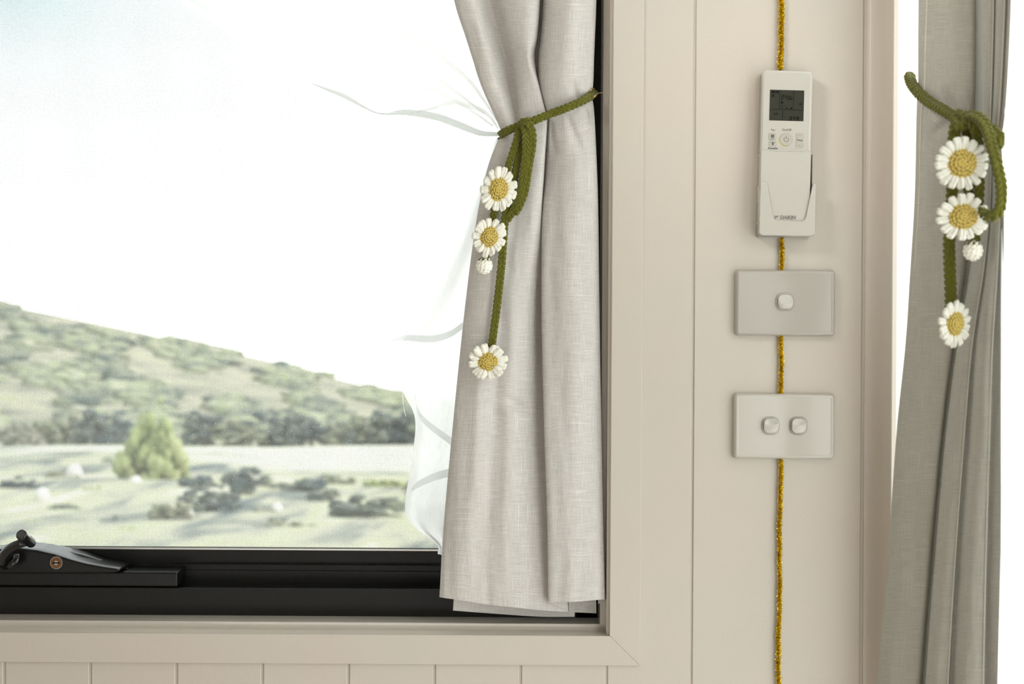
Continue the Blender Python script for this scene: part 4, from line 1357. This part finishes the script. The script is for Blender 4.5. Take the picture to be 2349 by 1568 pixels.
# ------------------------------------------------------------------ switches
def rocker_mesh(w_, h_, ridge, depth=0.0058):
    """rocker: two faces meeting in a curved ridge; ridge = fraction from the top"""
    n_ = 22
    out = rrect(1, 1, 0.36, 7)
    v = []; f = []
    NR = 26
    for i in range(NR + 1):
        k = i / NR
        for (x_, z_) in out:
            X_, Z_ = x_ * k, z_ * k
            # ridge line curved like a smile
            rz = 0.5 - ridge - 0.10 * (1 - (2 * X_) ** 2)
            if Z_ > rz: hgt = 1 - 0.80 * ((Z_ - rz) / (0.5 - rz + 1e-6)) ** 1.0
            else: hgt = 1 - 0.70 * ((rz - Z_) / (rz + 0.5 + 1e-6)) ** 1.3
            edge = 1 - max(0, (k - 0.9) / 0.1) ** 2 * 0.35
            v.append((X_ * w_, -depth * hgt * edge, Z_ * h_))
    m = len(out)
    for i in range(NR):
        for j in range(m):
            f.append((i * m + j, i * m + (j + 1) % m, (i + 1) * m + (j + 1) % m, (i + 1) * m + j))
    # skirt
    b = len(v)
    for (x_, z_) in out: v.append((x_ * w_, 0.002, z_ * h_))
    for j in range(m): f.append((NR * m + j, NR * m + (j + 1) % m, b + (j + 1) % m, b + j))
    return v, f


def switch(name, x0, y0, x1, y1, rock, label, mat):
    yf_ = -0.0085
    a = P(x0, y1, 0); b = P(x1, y0, 0)
    # outline stands at the wall; front face is smaller (chamfered rim)
    c = (P((x0 + x1) / 2, (y0 + y1) / 2, 0))
    W_, H_ = b.x - a.x, b.z - a.z
    root = empty(name, (c.x, 0, c.z)); tag(root, label, 'switch')
    mb = MB()
    cut = rrect(W_, H_, 0.0045, 6)
    rings = [(0.0, 0.0), (0.0003, -0.0045), (0.0011, -0.0070), (0.0022, -0.0082), (0.0036, -0.0088), (0.0046, -0.0086), (0.0055, -0.0084)]
    vv = []; ff = []
    m = len(cut)
    for ins, y in rings:
        for (x_, z_) in rrect(W_ - 2 * ins, H_ - 2 * ins, max(0.0012, 0.0045 - ins), 6): vv.append((x_, y, z_))
    for i in range(len(rings) - 1):
        for j in range(m): ff.append((i * m + j, i * m + (j + 1) % m, (i + 1) * m + (j + 1) % m, (i + 1) * m + j))
    ff.append(tuple((len(rings) - 1) * m + j for j in range(m)))
    mb.add(vv, ff)
    mb.build('plate', mat, root, smooth=False, bevel=0.0)
    o = root.children[0]
    for p in o.data.polygons: p.use_smooth = len(p.vertices) == 4
    for (rx, ry, ridge) in rock:
        rc = P(rx, ry, -0.0085)
        dx, dz = rc.x - c.x, rc.z - c.z
        g1 = MB(); slab(g1, rrect(0.0204, 0.0208, 0.0078, 8, dx, dz), -0.0087, -0.0080, 0.0); g1.build('outer_line', M['gap'], root)
        g2 = MB(); slab(g2, rrect(0.0196, 0.0200, 0.0075, 8, dx, dz), -0.0090, -0.0080, 0.0); g2.build('rocker_surround', M['rocker'], root)
        g3 = MB(); slab(g3, rrect(0.0176, 0.0180, 0.0067, 8, dx, dz), -0.00915, -0.0080, 0.0); g3.build('rocker_gap', M['gap'], root)
        v_, f_ = rocker_mesh(0.0167, 0.0171, ridge)
        r_ = MB().add(v_, f_).build('rocker', M['rocker'], root, smooth=True)
        r_.location = (dx, -0.0092, dz)
    return root


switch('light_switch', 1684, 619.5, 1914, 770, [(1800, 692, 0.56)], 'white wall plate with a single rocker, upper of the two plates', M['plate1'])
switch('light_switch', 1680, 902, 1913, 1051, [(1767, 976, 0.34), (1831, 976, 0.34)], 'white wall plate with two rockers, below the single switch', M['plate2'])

# ------------------------------------------------------------------ remote in its wall holder
TXT_FONT = None
def text_mesh(name, s_, size, mat, parent, loc, rotz=0.0, shear=0.0, bold=0.0, align='CENTER', sx_=1.0):
    cu = bpy.data.curves.new(name, 'FONT')
    cu.body = s_; cu.size = size; cu.shear = shear; cu.offset = bold
    cu.align_x = align; cu.align_y = 'CENTER'; cu.extrude = 0.00006; cu.resolution_u = 2
    tmp = bpy.data.objects.new('tmp_text', cu)
    COL.objects.link(tmp)
    bpy.context.view_layer.update()
    dg = bpy.context.evaluated_depsgraph_get()
    me_ = bpy.data.meshes.new_from_object(tmp.evaluated_get(dg))
    bpy.data.objects.remove(tmp)
    o = new_obj(name, me_, mat, parent)
    o.rotation_euler = (R(90), 0, 0)
    if rotz: o.rotation_euler = (R(90), R(rotz), 0)
    o.scale = (sx_, 1, 1)
    o.location = loc
    return o


# holder: back tray and front pocket with a flared opening
hy = -0.024
hc = P(1801.5, 449, -0.012)
hold = empty('remote_holder', (hc.x, 0, hc.z), (0, R(0.45), 0))
tag(hold, 'white plastic wall cradle holding the air conditioner remote', 'holder')
kh = S * (D - 0.012) / D
def hl(px, py, y=-0.012):      # local holder coordinates
    p = P(px, py, y); a = R(0.45)
    dx, dz = p.x - hc.x, p.z - hc.z
    return (dx * math.cos(a) - dz * math.sin(a) * -1 * -1, dz * math.cos(a) + dx * math.sin(a))
mb = MB()
# side walls and back
slab(mb, rrect(0.0600, 0.0965, 0.003, 5, 0, 0), -0.0022, 0.0, 0.0004)
for sg in (-1, 1):
    x0 = sg * 0.0302; x1 = sg * 0.0291
    mb.box((min(x0, x1), -0.0160, -0.045), (max(x0, x1), -0.001, 0.0475))
mb.build('back_tray', M['plastic_matt'], hold, bevel=0.0005)
# front pocket outline (x, z in metres, local)
k2 = S * (D + hy) / D
def lp(px, py): 
    return ((px - 1801.5) * k2, -(py - 449) * k2)
pk = [lp(1737.5, 537), lp(1740, 541), lp(1746, 543), lp(1857, 543), lp(1863, 540.5), lp(1865.5, 535), lp(1866.5, 424), lp(1863, 422.5), lp(1860, 425), lp(1858, 430), lp(1845, 498), lp(1842, 505), lp(1836, 509), lp(1778, 508), lp(1771, 504), lp(1768, 497),
      lp(1755, 427), lp(1752, 421.5), lp(1747, 419), lp(1739.5, 418.5)]
mb = MB(); slab(mb, [(x_, z_) for x_, z_ in pk], hy, -0.0222, 0.0009, 4)
xl_, zb2 = lp(1738.6, 542.5); xr_, zt2 = lp(1865.2, 424)
mb.box((xl_, -0.0224, zb2 + 0.001), (xl_ + 0.0011, -0.0004, zt2)); mb.box((xr_ - 0.0011, -0.0224, zb2 + 0.001), (xr_, -0.0004, zt2))
mb.box((xl_ + 0.001, -0.0224, zb2), (xr_ - 0.001, -0.0004, zb2 + 0.0014))
# floor of the pocket slopes back to the wall
mb.build('front_pocket', M['plastic_matt'], hold, smooth=True)
for p in hold.children[1].data.polygons: p.use_smooth = len(p.vertices) == 4

ry = -0.0215                     # front of the remote
rc = P(1803.5, 350, ry)
kr = S * (D + ry) / D
rem = empty('remote_control', (rc.x, -0.0025, rc.z), (0, R(1.25), 0))
tag(rem, 'white air conditioner remote with dark display, standing in its cradle', 'remote')
yo = -0.0025
def ql(px, py):      # photo px -> local (x, z)
    dx, dz = (px - 1803.5) * kr, -(py - 350) * kr
    a = R(1.25 + 0.355)
    return dx * math.cos(a) + -dz * -math.sin(a) * -1 * -1 * 0 + dz * 0 + 0, dz
def Q(px, py):
    a = R(1.25 + 0.355)          # clockwise tilt of the remote in the picture
    dx, dy = px - 1803.5, py - 350
    return ((dx * math.cos(a) + dy * math.sin(a)) * kr, -(-dx * math.sin(a) + dy * math.cos(a)) * kr)
Wb, top_z, bot_z = 0.0570, 0.0935, -0.082
mb = MB()
pts = rrect(Wb, top_z - bot_z, 0.0045, 7, 0, (top_z + bot_z) / 2)
slab(mb, pts, -0.0172, 0.0, 0.0022, 5)
b = mb.build('body', M['plastic'], rem, smooth=True)
for p in b.data.polygons: p.use_smooth = len(p.vertices) == 4
# raised face rim at the right and flat fascia
FY = -0.0176
mb = MB(); slab(mb, rrect(0.0520, 0.0905, 0.003, 5, -0.0012, 0.0455), FY, -0.016, 0.0004, 2); mb.build('fascia', M['plastic_matt'], rem)
# slide cover over the lower keys
mb = MB(); slab(mb, [(-0.0283, -0.081), (0.0283, -0.081), (0.0283, 0.0020), (0.0268, 0.0028), (-0.0268, 0.0028), (-0.0283, 0.0020)], -0.0192, -0.003, 0.0007, 3)
mb.build('slide_cover', M['plastic_matt'], rem)
mb = MB(); slab(mb, rrect(0.0385, 0.0009, 0.0004, 3, 0.0006, 0.0022), -0.0199, -0.019, 0.0002, 2); mb.build('cover_lip', M['rocker'], rem)
# display
sx0, sz1 = Q(1767, 205); sx1, sz0 = Q(1843.5, 277.5)
scx, scz, sw, shh = (sx0 + sx1) / 2, (sz0 + sz1) / 2, abs(sx1 - sx0), abs(sz1 - sz0)
mb = MB(); slab(mb, rrect(sw, shh, 0.0004, 2, scx, scz), FY - 0.0003, FY + 0.0006, 0.0); dsp = mb.build('display', M['lcd'], rem)
LY = FY - 0.0006
def lbox(x0, y0, x1, y1, mb, y=None):
    a = Q(x0, y1); b_ = Q(x1, y0); yy_ = LY if y is None else y
    mb.box((min(a[0], b_[0]), yy_, min(a[1], b_[1])), (max(a[0], b_[0]), yy_ + 0.0002, max(a[1], b_[1])))
def lrel(cx, cy): return (scx - sw / 2 + cx * sw, scz + shh / 2 - cy * shh)   # fractions of the display
def fbox(mb, x0, y0, x1, y1):
    a = lrel(x0, y1); b_ = lrel(x1, y0)
    mb.box((a[0], LY, a[1]), (b_[0], LY + 0.0002, b_[1]))
SEGS = {'0': 'abcdef', '2': 'abged', '4': 'fgbc', '9': 'abcdfg', 'c': 'ged'}
def digit(mb, ch, x_, y_, w_, h_):
    t = 0.016
    S_ = {'a': (x_, y_, x_ + w_, y_ + t), 'g': (x_, y_ + h_ / 2 - t / 2, x_ + w_, y_ + h_ / 2 + t / 2), 'd': (x_, y_ + h_ - t, x_ + w_, y_ + h_),
          'f': (x_, y_, x_ + t, y_ + h_ / 2), 'b': (x_ + w_ - t, y_, x_ + w_, y_ + h_ / 2), 'e': (x_, y_ + h_ / 2, x_ + t, y_ + h_), 'c': (x_ + w_ - t, y_ + h_ / 2, x_ + w_, y_ + h_)}
    for s_ in SEGS[ch]: fbox(mb, *S_[s_])
mb = MB()
digit(mb, '2', 0.33, 0.155, 0.075, 0.16); digit(mb, '4', 0.44, 0.155, 0.075, 0.16); digit(mb, '0', 0.55, 0.195, 0.065, 0.12); fbox(mb, 0.53, 0.295, 0.542, 0.31)
digit(mb, 'c', 0.635, 0.225, 0.03, 0.08)
digit(mb, '0', 0.60, 0.86, 0.06, 0.12); digit(mb, '4', 0.70, 0.86, 0.06, 0.12); digit(mb, '9', 0.80, 0.86, 0.06, 0.12)
mb.build('lcd_digits', M['seg'], rem)
mb = MB()
fbox(mb, 0.03, 0.635, 0.98, 0.643); fbox(mb, 0.285, 0.03, 0.292, 0.64); fbox(mb, 0.69, 0.02, 0.697, 0.64); fbox(mb, 0.385, 0.64, 0.392, 0.97)
mb.build('lcd_grid', M['seg'], rem)
mb = MB(); fbox(mb, 0.05, 0.04, 0.25, 0.10)
for (x0, y0, x1, y1) in ((0.05, 0.15, 0.13, 0.158), (0.05, 0.23, 0.13, 0.238), (0.05, 0.15, 0.058, 0.238), (0.122, 0.15, 0.13, 0.238)): fbox(mb, x0, y0, x1, y1)
for (cx, cy, r_) in ((0.36, 0.41, 0.035), (0.36, 0.59, 0.018), (0.49, 0.59, 0.022), (0.63, 0.59, 0.030)):
    for (dx, dz) in ((1, 0), (-1, 0), (0, 1), (0, -1)):
        fbox(mb, cx + dx * r_ * 0.6 - r_ * 0.45, cy + dz * r_ * 0.6 - r_ * 0.45, cx + dx * r_ * 0.6 + r_ * 0.45, cy + dz * r_ * 0.6 + r_ * 0.45)
fbox(mb, 0.34, 0.52, 0.38, 0.53); fbox(mb, 0.40, 0.515, 0.44, 0.53)
for k in range(3): fbox(mb, 0.86 + 0.02 * k, 0.44 + 0.01 * k, 0.885 + 0.02 * k, 0.455 + 0.012 * k)
for k in range(3): fbox(mb, 0.86 + 0.02 * k, 0.445 - 0.012 * k, 0.885 + 0.02 * k, 0.458 - 0.012 * k)
mb.build('lcd_symbols', M['seg'], rem)
p_ = lrel(0.15, 0.072); text_mesh('lcd_lettering', 'ON', 0.0022, M['lcd'], rem, (p_[0], LY - 0.0002, p_[1]))
p_ = lrel(0.09, 0.195); text_mesh('lcd_lettering', 'A', 0.0026, M['seg'], rem, (p_[0], LY, p_[1]))
p_ = lrel(0.18, 0.79); text_mesh('lcd_lettering', 'TUE', 0.0029, M['seg'], rem, (p_[0], LY, p_[1]))
p_ = lrel(0.44, 0.87); text_mesh('lcd_lettering', 'o', 0.0030, M['seg'], rem, (p_[0], LY, p_[1]))
# buttons
def button(name, px, py, w_, h_, r_, mat=None, proud=0.0006):
    x_, z_ = Q(px, py)
    g_ = MB(); slab(g_, rrect(w_ + 0.0006, h_ + 0.0006, r_ + 0.0003, 5, x_, z_), FY - 0.00012, FY + 0.0004, 0.0); gg = g_.build('button_gap', simple('gap_grey', (0.40, 0.38, 0.33), 0.6), None)
    b_ = MB(); slab(b_, rrect(w_, h_, r_, 6, x_, z_), FY - proud, FY + 0.0003, 0.0003, 2)
    o = b_.build(name, mat or M['button'], rem); gg.parent = o
    return x_, z_
bx_, bz_ = button('power_button', 1804, 319, 0.0146, 0.0146, 0.0072, None, 0.0007)
# power symbol
mb = MB()
arc = [(bx_ + 0.0026 * math.cos(a), FY - 0.0009, bz_ - 0.0002 + 0.0026 * math.sin(a)) for a in [R(130 + 280 * i / 20) for i in range(21)]]
tube(mb, arc, 0.00017, 6); mb.box((bx_ - 0.00014, FY - 0.0010, bz_ + 0.0002), (bx_ + 0.00014, FY - 0.0006, bz_ + 0.0036))
mb.build('power_symbol', M['ink'], rem)
mb = MB()
arc = [(bx_ + 0.0082 * math.cos(a), FY - 0.00015, bz_ + 0.0082 * math.sin(a)) for a in [R(165 + 110 * i / 20) for i in range(21)]]
tube(mb, arc, 0.00028, 6); mb.build('yellow_arc', M['yellowring'], rem)
fx_, fz_ = button('fan_button', 1772.5, 312, 0.0082, 0.0078, 0.0016)
mb = MB()
for (dx, dz) in ((1, 1), (-1, -1), (1, -1), (-1, 1)): mb.box((fx_ + dx * 0.0010 - 0.0009, FY - 0.0008, fz_ + 0.0002 + dz * 0.0009 - 0.0008), (fx_ + dx * 0.0010 + 0.0009, FY - 0.0005, fz_ + 0.0002 + dz * 0.0009 + 0.0008))
mb.box((fx_ - 0.0014, FY - 0.0008, fz_ - 0.0030), (fx_ + 0.0014, FY - 0.0005, fz_ - 0.0024))
mb.build('fan_symbol', M['ink'], rem)
px_, pz_ = button('powerful_button', 1773, 328, 0.0082, 0.0062, 0.0016)
mb = MB(); mb.box((px_ - 0.0005, FY - 0.0008, pz_ - 0.0018), (px_ + 0.0005, FY - 0.0005, pz_ + 0.0018))
for sg in (-1, 1):
    tube(mb, [(px_ + sg * 0.0008, FY - 0.0007, pz_ + 0.0004), (px_ + sg * 0.0020, FY - 0.0007, pz_ - 0.0002), (px_ + sg * 0.0021, FY - 0.0007, pz_ + 0.0012), (px_ + sg * 0.0016, FY - 0.0007, pz_ + 0.0014)], 0.0002, 5)
mb.add([(px_ - 0.0012, FY - 0.0008, pz_ - 0.0008), (px_ + 0.0012, FY - 0.0008, pz_ - 0.0008), (px_, FY - 0.0008, pz_ - 0.0024)], [(0, 1, 2)])
mb.build('powerful_symbol', M['ink'], rem)
tx_, tz_ = button('temperature_button', 1835, 321, 0.0080, 0.0158, 0.0014)
text_mesh('button_lettering', 'Temp', 0.0030, M['ink'], rem, (tx_ - 0.0003, FY - 0.0008, tz_))
mb = MB()
for sg in (-1, 1):
    mb.add([(tx_ - 0.0006, FY - 0.0008, tz_ + sg * 0.0054), (tx_ + 0.0006, FY - 0.0008, tz_ + sg * 0.0054), (tx_, FY - 0.0008, tz_ + sg * 0.0064)], [(0, 1, 2)])
mb.build('temperature_arrows', M['ink'], rem)
x_, z_ = Q(1805, 297.5); text_mesh('button_lettering', 'On/Off', 0.0036, M['ink'], rem, (x_, FY - 0.0002, z_))
x_, z_ = Q(1774, 297.5); text_mesh('button_lettering', 'Fan', 0.0034, M['ink'], rem, (x_, FY - 0.0002, z_))
x_, z_ = Q(1773.5, 339.5); text_mesh('button_lettering', 'Powerful', 0.0029, M['ink'], rem, (x_, FY - 0.0002, z_), 0, 0, 0.00008)
# maker's lettering on the cover
x_, z_ = Q(1811, 499)
text_mesh('cover_lettering', 'DAIKIN', 0.0054, M['ink2'], rem, (x_ - 0.0020, -0.0194, z_), 0, 0.25, 0.00028, 'CENTER', 0.98)
mb = MB()
lx, lz = Q(1782.5, 499)
mb.add([(lx - 0.0028, -0.0194, lz + 0.0022), (lx + 0.0030, -0.0194, lz + 0.0022), (lx - 0.0006, -0.0194, lz - 0.0002), (lx - 0.0028, -0.0194, lz - 0.0024)], [(0, 1, 2, 3)])
mb.build('cover_emblem', M['ink2'], rem)
bpy.context.view_layer.update()
